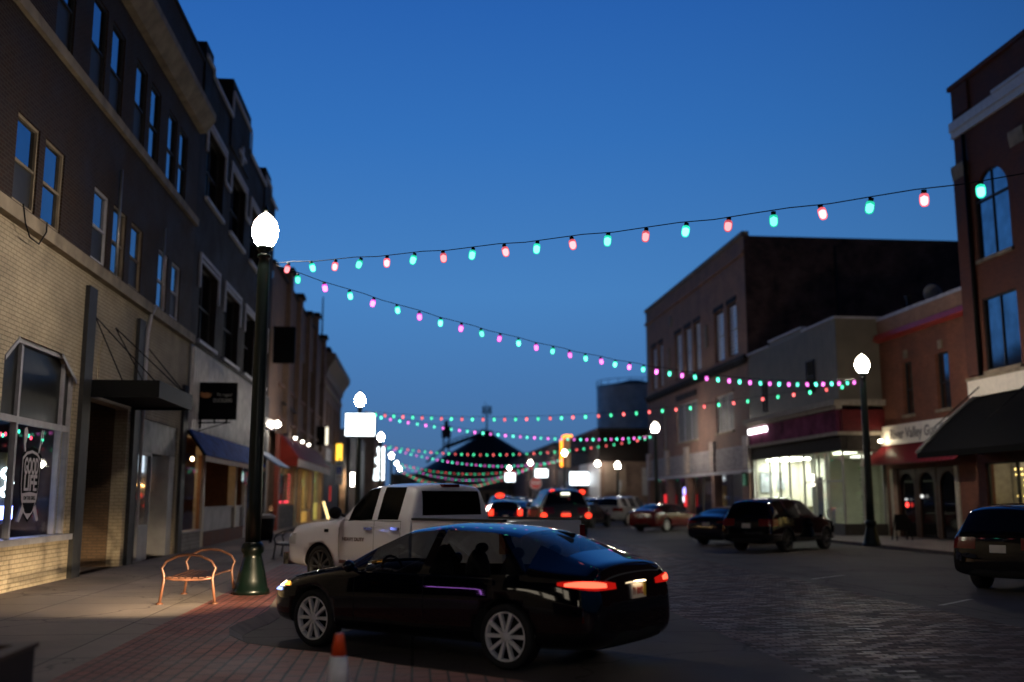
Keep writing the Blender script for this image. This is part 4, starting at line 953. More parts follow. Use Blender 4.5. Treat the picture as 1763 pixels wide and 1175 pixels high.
MB().box(XR - 2.38, XR - 2.33, 22, 33.02, 3.0, 3.20).build('valance', mat('black_canvas', (.008, .008, .009)), BA)
eg = MB(); eg.tube([(x_ - .01, 33.03, z_ + .02) for x_, z_ in outer], .07); eg.build('edge_tube', mat('grey_canvas_edge', (.10, .10, .105), .6), BA)
for y in (32.6, 29.4, 26.0): MB().tube([(XR - .2, y, 5.45), (XR - 1.7, y + .35, 4.10)], .022, 6).build('support_rod', BLACKM, BA)

# ================================================================= RIGHT: gun shop
XG = 19.9
G = thing('brick_building', 'two storey orange red brick shop with a red metal trim and a white lettered sign', 'building', (XG, 37, 0))
g = MB(); gh = [(35.35, 36.3, 5.0, 7.15), (38.15, 38.95, 5.0, 7.15)]
facade(g, XG, -1, 33.45, 40.85, .1, 9.2, gh + [(35.15, 40.5, .1, 2.85)], .3); body(g, XG, -1, 33.45, 40.85, 8.8, .3, rooms=[(35.15, 40.5, 2.86, 1.5)])
g.build('wall', ORBR, G)
MB().box(XG - .06, XG + .3, 33.45, 40.9, 9.202, 9.34).build('coping', WTRIM, G)
MB().box(XG - .05, XG - .003, 33.45, 40.85, 8.62, 9.2).build('parapet_panel', TANBR, G)
MB().prism([(XG - .003, 8.62), (XG - .22, 8.58), (XG - .30, 8.35), (XG - .06, 8.25), (XG - .003, 8.25)], 33.45, 40.85, axis='y').build('red_trim', mat('red_metal_trim', (.36, .035, .028), .45, var=.1), G)
MB().box(XG + .3, XG + 20, 33.45, 40.85, 8.81, 8.85).build('roof', ROOFM, G)
for h in gh:
    sash(G, XG, -1, *h, glass=BLINDGL, frame=DKGREY, inset=.18, rail=.48, sill=LIME)
    MB().box(XG - .06, XG - .003, (h[0] + h[1]) / 2 - .14, (h[0] + h[1]) / 2 + .14, 7.3, 7.62).build('keystone', LIME, G)
df = MB(); XD = XG + .2
for k in range(3):
    ya = 35.5 + k * 1.6; yb = ya + 1.5; cy_ = (ya + yb) / 2; rd_ = .62
    df.prism([(ya, .1), (ya, 2.85), (yb, 2.85), (yb, .1), (cy_ + rd_, .1), (cy_ + rd_, 2.05)] + [(cy_ + rd_ * math.cos(R(a)), 2.05 + rd_ * math.sin(R(a))) for a in range(15, 180, 15)] + [(cy_ - rd_, 2.05), (cy_ - rd_, .1)], XD - .06, XD, axis='x')
df.build('door_arches', mat('dark_stained_wood', (.06, .028, .016), .5, var=.2), G)
dp_ = MB()
for k in range(3):
    ya = 35.5 + k * 1.6; dp_.quad((XD + .02, ya + .1, .12), (XD + .02, ya + 1.4, .12), (XD + .02, ya + 1.4, 2.7), (XD + .02, ya + .1, 2.7))
dp_.build('door_glass', DKGLASS, G)
for y in (35.2, 40.28): MB().box(XG - .03, XG + .16, y, y + .24, .1, 2.84).build('cream_post', CREAMP, G)
SGN = thing('shop_sign', 'long white shop sign reading River Valley Gun Gallery above the red awning', 'sign', (XG - .1, 37, 3.8))
MB().box(XG - .16, XG - .08, 33.5, 40.84, 3.84, 4.64).build('board', mat('sign_cream_white', (.84, .80, .72), .4, var=.06), SGN)
text('lettering', 'River Valley Gun Gallery', .58, mat('sign_grey_lettering', (.17, .15, .145), .5, var=0), SGN, (XG - .164, 37.25, 4.24), (0, -1, 0), UP, .003, width=5.6, bold=.012, shear=.08)
MB().ell((XG - .45, 40.3, 4.02), .08, .14, .06, 10, 6).build('sign_lamp', emi('sign_lamp_glow', (1., .84, .56), 45, sample=True), SGN)
RA2 = thing('red_awning', 'ribbed dark red metal awning under the white gun shop sign', 'awning', (XG, 37, 3))
a = MB(); y = 33.7
while y < 41.0:
    a.prism([(XG - .06, 3.76), (XG - .09, 3.80), (XG - 1.0, 3.0), (XG - .97, 2.97)], y, y + .26, axis='y'); a.prism([(XG - .06, 3.79), (XG - .09, 3.84), (XG - 1.02, 3.02), (XG - .98, 3.0)], y + .262, y + .298, axis='y'); y += .30
a.build('ribbed_metal', mat('dark_red_metal', (.20, .018, .025), .45, var=.15), RA2)
DSH = thing('satellite_dish', 'pale satellite dish standing on the gun shop roof', 'satellite dish', (XG + 1.2, 38.4, 8.85))
MB().tube([(XG + 1.2, 38.4, 8.85), (XG + 1.2, 38.4, 9.9)], .035).build('mast', DKGREY, DSH)
ds = MB(); ds.lathe([(.001, 0), (.2, .02), (.38, .08), (.42, .11), (.38, .10), (.2, .04), (.001, .02)], n=18, axis='y', c=(XG + 1.2, 38.2, 9.95)); ds.build('dish', PALEGREY, DSH)
MB().tube([(XG + 1.2, 38.3, 9.8), (XG + 1.15, 37.7, 9.9)], .02).build('feed_arm', DKGREY, DSH)
single(MB().box(XG + .9, XG + 1.05, 39.9, 40.0, 8.86, 10.1).box(XG + .85, XG + 1.1, 39.85, 40.05, 10.1, 10.2), 'roof_vent', DKGREY, 'thin grey vent pipe with cap on the gun shop roof', 'vent')
RDOT = single(MB().ell((XG + .12, 39.45, 1.38), .05, .10, .10, 10, 8), 'red_reflection_dot', emi('red_dot', (1., .05, .04), 4), 'glowing red dot drawn as a tail lamp reflection in the gun shop door', 'light')  # red and white reflections in the door glass, put in as glowing dots
single(MB().ell((XG + .12, 39.5, 1.60), .05, .11, .05, 10, 8), 'white_reflection_dot', emi('white_dot', (.8, .8, .8), .8), 'small white glowing dot drawn as a lamp reflection above the red dot', 'light')
single(MB().ell((XG + .12, 38.2, 1.72), .05, .11, .07, 10, 8), 'white_reflection_dot', emi('white_dot2', (.9, .9, .85), 1.2), 'small white glowing dot drawn as a lamp reflection in the middle gun shop door', 'light')
SB = thing('sandwich_board', 'dark thin legged sign stand on the pavement before the gun shop doors', 'sign stand', (18.2, 36.4, .1))
for dx in (-.3, .3): MB().tube([(18.2 + dx, 36.2, .1), (18.2 + dx * .8, 36.4, 1.0), (18.2 + dx, 36.6, .1)], .022).build('leg', BLACKM, SB)
MB().box(17.95, 18.45, 36.37, 36.42, .45, 1.05).build('board', BLACKM, SB)

# ================================================================= RIGHT: beige corner shop
XP = 18.0
Pb = thing('beige_building', 'single storey beige sided shop with a stepped parapet and big green lit windows', 'building', (XP, 46, 0))
p = MB(); side = mat('beige_siding', (.19, .165, .125), .6, var=.12, scale=1.5)
p.box(XP, XP + 20, 40.9, 52.35, 5.8, 9.30); p.box(XP + .002, XP + 20, 44.6, 49.0, 9.30, 9.52); p.box(XP + .002, XP + 20, 40.9, 44.598, 9.3, 9.34)
p.build('wall', side, Pb)
rb = MB(); y = 41.0
while y < 52.3: rb.box(XP - .02, XP - .002, y, y + .05, 5.82, 9.25); y += .34
rb.build('siding_ribs', side, Pb)
cpg = MB(); cpg.box(XP - .08, XP + .2, 40.85, 44.59, 9.342, 9.44); cpg.box(XP - .08, XP + .2, 44.6, 49.0, 9.522, 9.62); cpg.box(XP - .08, XP + .2, 49.002, 52.4, 9.302, 9.40); cpg.box(XP + .2, XP + 20, 40.85, 41.0, 9.342, 9.44); cpg.build('parapet_cap', WTRIM, Pb)
MB().box(XP + .3, XP + 8, 41.3, 42.4, 9.35, 9.36).build('roof', ROOFM, Pb)
w = sash(Pb, XP - .02, -1, 43.3, 44.3, 6.4, 7.9, glass=BLINDGL, frame=DKGREY, inset=.02, rail=.5); w = sash(Pb, XP - .02, -1, 49.6, 50.2, 6.0, 7.6, glass=BLINDGL, frame=DKGREY, inset=.02, rail=.5)
co = MB(); co.box(XP - .38, XP - .0, 40.55, 52.5, 5.55, 5.80); co.box(XP - .26, XP - .0, 40.65, 52.45, 5.40, 5.548); co.box(XP + .0, XP + 1.9, 40.55, 40.898, 5.55, 5.80); co.build('fascia_cornice', mat('cornice_beige', (.34, .30, .25), .85, var=.2, spec=.1), Pb)
MB().box(XP - .14, XP + .2, 41.0, 52.3, 4.45, 5.39).build('sign_panel', mat('mauve_sign_panel', (.17, .04, .085), .9, var=.6, scale=1.2, spec=.06), Pb)
MB().box(XP + .01, XP + 1.9, 40.72, 40.99, 4.45, 5.39).build('red_sign_panel', mat('dark_red_sign', (.11, .012, .014), .4, var=.2), Pb)
MB().box(XP - .24, XP - .145, 49.4, 52.1, 5.02, 5.27).build('tube_light', emi('fluorescent_tube', (1., .95, 1.), 7, sample=True), Pb)
co = MB(); co.box(XP - .22, XP + .2, 40.7, 52.45, 4.30, 4.447); co.box(XP + .2, XP + 1.9, 40.65, 40.9, 4.30, 4.447); co.build('lower_rail', mat('cornice_beige', (.40, .36, .30)), Pb)
co = MB(); co.box(XP - .02, XP + .25, 40.92, 52.35, 3.66, 4.298); co.box(XP + .25, XP + 1.9, 40.90, 41.1, 3.66, 4.298); co.build('dark_lintel', mat('dark_lintel_metal', (.04, .036, .034), .85, var=.2, spec=.08), Pb)
co = MB(); co.box(XP + .02, XP + .22, 41.0, 45.4, .1, .58); co.box(XP + .02, XP + .22, 47.2, 52.35, .1, .58); co.box(XP + .22, XP + 1.9, 40.95, 41.1, .1, .58); co.build('bulkhead', mat('dark_bulkhead', (.05, .046, .038), .6), Pb)
w = MB().quad((XP + .1, 41.05, .58), (XP + .1, 45.4, .58), (XP + .1, 45.4, 3.66), (XP + .1, 41.05, 3.66)).build('shop_window', SGLASS, Pb)
w2 = MB().quad((XP + .1, 47.2, .58), (XP + .1, 52.3, .58), (XP + .1, 52.3, 3.66), (XP + .1, 47.2, 3.66)).build('shop_window', SGLASS, Pb)
w3 = MB().quad((XP + .1, 41.05, .58), (XP + 1.85, 41.05, .58), (XP + 1.85, 41.05, 3.66), (XP + .1, 41.05, 3.66)).build('shop_window', SGLASS, Pb)
w4 = MB().quad((XP + 1.2, 45.4, .1), (XP + 1.2, 47.2, .1), (XP + 1.2, 47.2, 3.66), (XP + 1.2, 45.4, 3.66)).build('door_glass', SGLASS, Pb)
alu = mat('pale_aluminium', (.46, .46, .42), .4, var=.05)
f = MB()
for y in (41.08, 42.6, 44.1, 45.4): f.box(XP + .06, XP + .15, y - .04, y + .04, .58, 3.66)
f.box(XP + .06, XP + .14, 41.12, 45.36, 2.35, 2.41); f.build('frame', alu, w)
f = MB()
for y in (47.2, 48.5, 49.9, 52.3): f.box(XP + .06, XP + .15, y - .05, y + .05, .58, 3.66)
f.build('frame', alu, w2)
f = MB(); f.box(XP + .1, XP + 1.85, 41.01, 41.09, 3.58, 3.655); f.box(XP + 1.8, XP + 1.88, 41.0, 41.1, .58, 3.66); f.box(XP + .9, XP + .96, 41.0, 41.1, .58, 3.66); f.build('frame', alu, w3)
f = MB()
f.box(XP + 1.17, XP + 1.24, 45.41, 47.19, 3.6, 3.659)
for y in (45.45, 46.3, 47.15): f.box(XP + 1.16, XP + 1.25, y - .04, y + .04, .1, 3.66)
f.build('frame', alu, w4)
ri = MB(); xa, xb = XP + .25, XP + 7
ri.quad((xb, 41.1, .1), (xb, 52.35, .1), (xb, 52.35, 3.7), (xb, 41.1, 3.7)); ri.quad((xa, 52.33, .1), (xb, 52.33, .1), (xb, 52.33, 3.7), (xa, 52.33, 3.7)); ri.quad((xa, 41.1, 3.68), (xb, 41.1, 3.68), (xb, 52.35, 3.68), (xa, 52.35, 3.68))
ri.quad((XP + 1.9, 41.12, .1), (xb, 41.12, .1), (xb, 41.12, 3.7), (XP + 1.9, 41.12, 3.7)); ri.quad((xa, 41.1, .12), (xb, 41.1, .12), (xb, 52.35, .12), (xa, 52.35, .12))
ri.quad((XP + 2.6, 48.3, .12), (XP + 2.6, 52.3, .12), (XP + 2.6, 52.3, 3.66), (XP + 2.6, 48.3, 3.66))
ri.build('shop_interior', mat('cream_interior', (.62, .62, .52), .8, var=.08, scale=2), Pb)
GRN = emi('cool_ceiling_panel', (.99, 1., .82), 26, sample=True)
MB().box(XP + 3.0, XP + 5.5, 42.2, 46.8, 3.58, 3.64).build('ceiling_light', emi('cool_ceiling_back', (.98, 1., .80), 3, sample=True), Pb)
MB().box(XP + .7, XP + 1.9, 49.0, 52.0, 3.60, 3.65).build('ceiling_light', GRN, Pb)
MB().box(XP + .6, XP + 1.0, 41.6, 43.2, 3.58, 3.64).build('ceiling_light', emi('cool_ceiling_strip', (.95, 1., .70), 7, sample=True), Pb)
pic = MB(); pic.box(XP + .40, XP + 1.05, 52.22, 52.29, 1.95, 2.95); pic.box(XP + 1.3, XP + 1.75, 52.22, 52.29, 2.1, 2.7); pic.box(XP + .40, XP + 1.75, 52.24, 52.29, 3.0, 3.05); pic.box(XP + 2.5, XP + 2.58, 49.4, 50.6, 1.6, 2.7); pic.build('framed_picture', mat('picture_print', (.30, .34, .38), .5, var=.5, scale=6), Pb)
MB().box(XP + 1.6, XP + 2.3, 48.6, 51.9, .12, 1.25).build('counter', mat('counter_olive', (.34, .33, .18), .6), Pb)
MB().box(XP + .5, XP + 1.0, 43.0, 43.9, .13, 1.2).build('display_box', mat('display_white', (.55, .58, .5), .6), Pb)
MB().box(XP + .5, XP + .54, 44.3, 45.3, .6, 2.6).build('blind', mat('grey_blind', (.22, .24, .25), .6), Pb)
PL = thing('potted_plant', 'tall green potted plant in the end window of the beige shop', 'plant', (XP + 1.35, 41.7, .12))
MB().lathe([(.16, 0), (.22, .45), (.24, .5), (.2, .5)], c=(XP + 1.35, 41.7, .12), n=14).build('pot', mat('clay_pot', (.25, .13, .08), .7), PL)
MB().tube([(XP + 1.35, 41.7, .6), (XP + 1.3, 41.75, 1.8), (XP + 1.4, 41.7, 2.9)], [.035, .02], 6).build('stem', mat('plant_stem', (.12, .09, .04), .7), PL) if False else MB().tube([(XP + 1.35, 41.7, .6), (XP + 1.3, 41.75, 1.8), (XP + 1.4, 41.7, 2.9)], .028, 6).build('stem', mat('plant_stem', (.12, .09, .04), .7), PL)
lf = MB()
for k in range(170):
    z = random.uniform(.7, 3.1); a = random.uniform(0, 6.28); L = random.uniform(.18, .42); wv = .05
    c = Vector((XP + 1.35 + random.uniform(-.18, .18), 41.72 + random.uniform(-.15, .15), z)); d = Vector((math.cos(a), math.sin(a) * .7, random.uniform(-.5, .4))); s_ = d.cross(Vector((0, 0, 1))).normalized() * wv
    lf.add([c, c + d * L * .5 + s_, c + d * L, c + d * L * .5 - s_], [(0, 1, 2, 3)])
lf.build('leaves', mat('leaf_green', (.10, .19, .035), .5, var=.4), PL)
GS = thing('hanging_sign', 'small dark green hanging sign at the near end of the beige shop', 'sign', (XP - .3, 52.6, 2.6))
MB().box(XP - .42, XP - .12, 52.75, 52.81, 2.3, 2.95).build('board', mat('green_sign', (.01, .13, .09), .5), GS); MB().tube([(XP - .45, 52.78, 3.0), (XP + .02, 52.78, 3.0)], .03).build('bracket', BLACKM, GS)

# ================================================================= RIGHT: tall tan building
T = thing('brick_building', 'tall tan brick block with blinds in its upper windows and a blank dark side wall', 'building', (XP, 64, 0))
t = MB(); th = [(54.05, 55.75, 9.72, 12.75), (56.45, 58.3, 9.72, 12.75), (61.3, 62.75, 9.75, 12.9), (63.5, 65.1, 9.75, 12.9), (65.9, 67.6, 9.75, 12.9), (71.0, 72.4, 9.8, 13.0), (73.0, 74.6, 9.8, 13.0)]
facade(t, XP, -1, 52.41, 76.2, 9.4, 16.1, th, .3); body(t, XP, -1, 52.41, 76.2, 15.7, .3, back=32, rooms=[(53, 75.8, 3.4, 3.0)]); t.build('wall', TANBR, T)
t = MB(); tm = [(55.1, 58.4, 5.5, 7.65), (62.4, 67.6, 5.4, 7.95), (70.6, 71.3, 5.2, 8.1)]; sh_ = [(54.1, 58.7, .4, 3.0), (59.5, 64.6, .4, 3.0), (65.4, 69.8, .1, 3.0), (70.6, 75.4, .4, 3.0)]
facade(t, XP, -1, 52.41, 76.2, .1, 9.2, tm + sh_, .3); t.build('lower_wall', PINKBR, T)
MB().box(XP - 0, XP + 32, 52.36, 52.409, 5.0, 16.1).build('side_wall', brick('dark_red_brick', (.17, .095, .080), (.12, .066, .056), (.09, .06, .05), stain=.8), T)  # side wall in darker red brick than the front
MB().tube([(XP + 5.2, 52.3, 9.3), (XP + 5.2, 52.3, 15.6)], .07).build('wall_conduit', DKGREY, T)

MB().box(XP - .10, XP + .3, 52.36, 76.3, 16.102, 16.36).build('coping', LIME, T); MB().box(XP - .12, XP - .003, 52.41, 76.25, 15.05, 15.28).build('stone_band', TANBR, T)
MB().box(XP - .22, XP + .2, 52.41, 76.3, 9.202, 9.42).build('stone_band', DKBR, T); MB().box(XP + .3, XP + 32, 52.6, 76, 15.71, 15.75).build('roof', ROOFM, T)
de = MB(); y = 52.8
while y < 76: de.box(XP - .18, XP - .003, y, y + .28, 8.95, 9.2); y += .56
de.box(XP - .12, XP - .003, 52.5, 76.1, 9.0, 9.199); de.build('dentil_course', DKBR, T)
for h in th:
    w = sash(T, XP, -1, *h, glass=mat('blind_slats', (.72, .76, .80), .12, metal=1., var=.15, scale=3), frame=DKGREY, inset=.2, rail=.5)
    s_ = MB(); z = h[2] + .15
    while z < h[3] - .1: s_.box(XP + .16, XP + .195, h[0] + .06, h[1] - .06, z, z + .12); z += .2
    s_.build('blind', mat('white_blind', (.86, .87, .9), .5, var=.05), w)
    MB().box(XP - .03, XP - .003, h[0] - .1, h[1] + .1, h[3], h[3] + .3).build('lintel', DKBR, w)
for h in tm: sash(T, XP, -1, *h, glass=MIDGREY, frame=WTRIM, inset=.12, rail=0, mull=2 if h[1] - h[0] > 2 else 0, sill=LIME, head=PINKBR)
MB().lathe([(.001, -.05), (.4, -.05), (.42, 0)], c=(XP - .0, 68.6, 14.1), n=18, axis='x').build('round_medallion', LIME, T)
for y in (59.9, 69.2): MB().box(XP - .08, XP - .003, y - .25, y + .25, 10.9, 12.3).build('stone_plaque', LIME, T)
MB().box(XP - .1, XP - .003, 62.5, 67.4, 8.25, 8.6).build('name_stone', DKBR, T)
for y in (52.5, 58.75, 64.65, 69.85, 75.45):
    MB().box(XP - .14, XP - .003, y, y + .68, .1, 4.5).build('shopfront_pier', PINKBR, T); MB().box(XP - .2, XP - .003, y - .06, y + .74, 3.25, 5.0).build('stone_block', mat('pale_rough_stone', (.46, .39, .36), .7, var=.4, scale=7), T)
MB().box(XP - .16, XP - .003, 52.41, 76.2, 3.0, 3.2).build('shopfront_cornice', WTRIM, T)
for ya, yb in ((53.3, 58.6), (59.55, 64.5), (65.45, 69.75), (70.6, 75.3)):
    s_ = MB(); z = 3.25
    while z < 4.4: s_.box(XP - .06, XP - .003, ya, yb, z, z + .2); z += .215
    s_.build('transom_boards', mat('whitewashed_boards', (.36, .34, .36), .85, var=.35, spec=.1), T)
for h in sh_:
    w = MB().quad((XP + .12, h[0], h[2]), (XP + .12, h[1], h[2]), (XP + .12, h[1], h[3]), (XP + .12, h[0], h[3])).build('shop_window', SGLASS, T)
    f = MB(); f.box(XP + .08, XP + .16, (h[0] + h[1]) / 2 - .04, (h[0] + h[1]) / 2 + .04, h[2], h[3]); f.build('frame', MIDGREY, w)
interior(T, XP, -1, 53, 75.8, .1, 3.38, .3, 3.0, mat('dim_room', (.16, .13, .13), .8))
it = MB(); it.box(XP + .9, XP + 1.0, 60.0, 62.0, 1.2, 2.4, 0); it.box(XP + .9, XP + 1.0, 62.4, 64.2, 1.9, 2.7, 1); it.box(XP + .6, XP + .7, 54.5, 56, .4, 2.4, 2)
it.build('window_display', [mat('amber_display', (.55, .32, .06), .6, var=.2), mat('pale_display', (.5, .48, .5), .6, var=.4), mat('grey_display', (.16, .15, .15), .6)], T)
MB().box(XP + 1.4, XP + 1.8, 60, 63, 3.28, 3.33).build('ceiling_light', emi('dim_ceiling_strip', (1., .9, .8), 3, sample=True), T)
nl = MB(); nl.ell((XP + .5, 67.9, 2.1), .1, .30, .30, 12, 8, 0); nl.ell((XP + .5, 67.9, 1.6), .1, .34, .28, 12, 8, 1)
tag(nl.build('neon_sign', [emi('blue_red_neon', (.35, .3, 1.), 5), emi('white_neon', (.9, .9, 1.), 4)]), 'round blue and white neon sign glowing in a window of the tall tan block', 'neon sign')
for y, l in ((64.85, 'upright red glow strip on the shopfront pier of the tall tan block'), (70.2, 'upright red glow strip on the farthest but one pier of the tall tan block')):
    single(MB().box(XP - .30, XP - .21, y, y + .26, 1.1, 1.9), 'red_light_strip', emi('red_glow_strip', (1., .04, .05), 1.0), l, 'light')

# ================================================================= RIGHT: beyond the side street
F = thing('brick_building', 'dark topped building with a white lit front beyond the right side street', 'building', (XP, 108, 0))
f_ = MB(); f_.box(XP, XP + 20, 97, 127, 5.2, 8.2); f_.build('wall', DKBR, F)
f_ = MB(); f_.box(XP + .05, XP + 20, 97.05, 127, 0, 5.2); f_.build('lower_wall', ROWBR, F)
MB().box(XP - .2, XP + 20.2, 96.8, 127.2, 8.202, 8.5).build('coping', DKGREY, F)
MB().box(XP - .06, XP + .045, 97.1, 109, 1.7, 5.19).build('white_boards', WHITE, F); MB().box(XP + .5, XP + 2.6, 96.9, 97.045, 2.2, 5.0).build('brown_boards', mat('brown_boards', (.22, .16, .12), .6, var=.2), F)
MB().box(XP + 4.2, XP + 6.6, 96.9, 97.045, 1.9, 4.6).build('pale_shutter', PALEGREY, F); MB().box(XP + .3, XP + 3.8, 96.95, 97.047, .5, 1.8).build('shop_window', DKGLASS, F)
a = MB(); a.prism([(XP - .07, 3.6), (XP - .1, 3.7), (XP - 2.2, 2.2), (XP - 2.2, 2.1)], 104, 116, axis='y'); tag(a.build('dark_awning', mat('brown_awning', (.035, .025, .02), .6)), 'sloping dark brown awning on the far right corner building', 'awning')
F2 = thing('brown_building', 'distant brown building past the far right corner', 'building', (XP, 150, 0))
f_ = MB(); f_.box(XP, XP + 20, 128, 200, 0, 8.5); f_.build('wall', ROWBR, F2); MB().box(XP - .2, XP + 20, 127.9, 200, 8.502, 8.8).build('coping', DKGREY, F2)
LS = thing('neon_corner_sign', 'orange neon outline sign with a curved top over the far right pavement', 'neon sign', (15.2, 104, 3.6))
ls = MB(); ls.tube([(15.25, 104, 4.9), (15.25, 104, 7.6), (15.35, 104, 7.95), (15.6, 104, 8.1), (16.4, 104, 8.1)], .13, 8); ls.build('neon_tube', emi('orange_neon', (1., .26, .02), 4.5), LS)
MB().box(15.4, 16.2, 104.1, 104.5, 4.8, 7.9).build('cabinet', mat('tan_sign_cabinet', (.35, .24, .14), .6), LS); MB().tube([(15.8, 104.3, 6.5), (18.02, 104.3, 6.5)], .08).build('bracket', BLACKM, LS)

# ================================================================= end of the street
EL = thing('grain_elevator', 'dark conical grain storage roof with a leg tower and sloping conveyor at the street end', 'grain elevator', (14.6, 205, 0))
DKB = mat('dark_steel_blue', (.012, .016, .028), .6, var=.2); PALEST = mat('dim_steel', (.055, .06, .07), .6, var=.2)
MB().lathe([(15.2, 0), (15.2, 5.6)], c=(14.6, 205, 0), n=40).build('bin_wall', PALEST, EL)
MB().lathe([(15.9, 5.601), (15.9, 5.8), (1.3, 14.6), (1.3, 15.2), (.9, 15.4)], c=(14.6, 205, 0), n=40).build('cone_roof', DKB, EL)
tw = MB()
for dx in (-.55, .55):
    for dy in (-.55, .55): tw.tube([(6.1 + dx, 200 + dy, 0), (6.1 + dx, 200 + dy, 15.4)], .14, 6)
for z in range(1, 15, 2):
    tw.tube([(5.55, 199.45, z), (6.65, 199.45, z + 2)], .07, 5); tw.tube([(6.65, 199.45, z), (5.55, 199.45, z + 2)], .07, 5)
tw.box(5.2, 7.0, 199.2, 200.8, 13.6, 15.9); tw.box(5.7, 6.5, 199.6, 200.4, 15.9, 17.0); tw.build('leg_tower', DKB, EL)
cv = MB(); cv.tube([(6.2, 200, 11.8), (14.6, 204.5, 15.1)], .42, 6); cv.tube([(6.2, 200, 12.8), (14.6, 204.5, 15.9)], .10, 5); cv.tube([(6.1, 200, 12), (2.2, 198, 8.6)], .22, 6)
for k in range(9):
    q = Vector((6.2, 200, 11.8)).lerp(Vector((14.6, 204.5, 15.1)), k / 8); cv.tube([q, q + Vector((0, 0, 1.0))], .06, 5)
cv.build('conveyor', DKB, EL)
AN = thing('antenna_mast', 'thin mast topped with a ring of antennas rising behind the cone roof', 'mast', (15.3, 215, 0))
MB().tube([(15.3, 215, 14), (15.3, 215, 21.6)], .16, 8).build('pole', DKB, AN)
an = MB()
for k in range(8):
    a = 2 * math.pi * k / 8; an.box(15.3 + .85 * math.cos(a) - .13, 15.3 + .85 * math.cos(a) + .13, 215 + .85 * math.sin(a) - .1, 215 + .85 * math.sin(a) + .1, 19.6, 21.3)
an.tube([(14.4, 215, 20.2), (16.2, 215, 20.2)], .07, 5); an.tube([(14.9, 215, 21.5), (14.9, 215, 22.4)], .05, 5); an.build('antennas', DKB, AN)
SI = thing('grain_silo', 'tall pale corrugated silo with a roof walkway behind the tall tan block', 'silo', (40.5, 182, 0))
sl = MB(); rr = [(7.0 - .06 * (k % 2), k * .45) for k in range(50)]; sl.lathe(rr, c=(40.5, 182, 0), n=40); sl.build('cylinder', mat('silo_steel', (.85, .84, .84), .6, metal=0., var=.2, scale=.6), SI)
sl = MB(); sl.lathe([(7.1, 22.1), (3.0, 22.9), (1.2, 23.4), (.3, 23.5)], c=(40.5, 182, 0), n=40)
for k in range(20):
    a = 2 * math.pi * k / 20; sl.tube([(40.5 + 7 * math.cos(a), 182 + 7 * math.sin(a), 22.05), (40.5 + 7 * math.cos(a), 182 + 7 * math.sin(a), 23.1)], .06, 5)
sl.tube([(40.5 + 7 * math.cos(2 * math.pi * k / 30), 182 + 7 * math.sin(2 * math.pi * k / 30), 23.1) for k in range(31)], .06, 5, cap=False); sl.build('roof_walkway', DKB, SI)
LB = thing('low_building', 'long low grey building closing the far end of the street', 'building', (14, 185, 0))
l = MB(); l.box(-4.5, 31, 186, 188, 3.1, 6.1); l.build('upper_wall', PALEST, LB)
MB().box(-4.5, 31, 186.1, 188, 0, 3.095).build('lower_wall', mat('dim_tan_wall', (.26, .20, .15), .8, var=.2, scale=.4), LB)
l = MB()
for x_ in (8, 13, 19, 24): l.box(x_, x_ + .8, 185.95, 186.09, 0, 2.6)
l.build('door', DKGREY, LB)
# ---------------------------------------------------------------- street lamps
def lamp_post(label, x, y, gz, near=False, gmat=None, group='acorn globe street lamps'):
    t = thing('street_lamp', label, 'street lamp', (x, y, .1), 0, group)
    n = 24 if near else 14; z0 = .1
    MB().lathe([(.30, 0), (.30, .07), (.27, .10), (.245, .22), (.20, .42), (.155, .58), (.15, .64), (.185, .68), (.19, .74), (.17, .80), (.135, .84)], c=(x, y, z0), n=n, flute=.03 if near else 0).build('base', GREENM, t)
    top = gz - .34
    MB().lathe([(.13, .841), (.125, 1.5), (.105, top - z0 - .25), (.085, top - z0 - .12), (.12, top - z0 - .10), (.12, top - z0 - .06), (.08, top - z0 - .03), (.13, top - z0 + .04), (.15, top - z0 + .08)], c=(x, y, z0), n=n, flute=.10 if near else 0).build('pole', mat('dark_green_pole', (.004, .011, .009), .35, spec=.4, var=.1), t)
    MB().lathe([(.10, -.255), (.17, -.18), (.222, -.05), (.225, .06), (.19, .19), (.12, .28), (.05, .34), (.001, .37)], c=(x, y, gz), n=18).build('globe', gmat or GLOBE, t)
    MB().lathe([(.04, .375), (.05, .41), (.02, .45), (.001, .52)], c=(x, y, gz), n=10).build('finial', GREENM, t)
    return t
LP = [(-3.4, -2.5, 6.2), (-2.65, 17.1, 6.2), (-2.6, 46.7, 6.14), (-2.6, 75.96, 6.2), (-2.6, 110.3, 6.23), (-2.6, 143, 6.5), (-2.6, 172, 6.6)]
RP = [(15.0, 1.9, 6.0), (14.95, 32.0, 6.08), (14.9, 61.2, 5.99), (14.9, 99.5, 6.14), (14.9, 129.6, 6.2), (14.9, 158.7, 6.4)]
LL = ['street lamp on the left pavement behind the camera, out of the frame', 'tall dark green street lamp with lit globe beside the copper bench, nearest on the left', 'street lamp behind the white pickup carrying a lit white banner board', 'left street lamp third from the camera, past the banner board lamp',
      'left street lamp fourth from the camera, small globe beside the vertical sign', 'left street lamp fifth from the camera, tiny globe', 'farthest street lamp in the left row']
RLb = ['street lamp on the right pavement beside the camera, out to the side', 'street lamp with lit globe standing before the beige shop', 'street lamp with lit globe at the far corner of the tall tan block', 'street lamp with lit globe beside the orange neon sign',
       'right street lamp just beyond the orange neon sign', 'farthest right street lamp above a small lit board']
for (x, y, z), l in zip(LP, LL): lamp_post(l, x, y, z, near=0 < y < 20, gmat=GLOBE if y < 50 else GLOBEF)
for (x, y, z), l in zip(RP, RLb): lamp_post(l, x, y, z, near=y < 35, gmat=GLOBE if y < 70 else GLOBEF)
lamp_post('side street lamp with lit globe in front of the far brown wall', 18.35, 90.0, 4.6, gmat=GLOBEF)
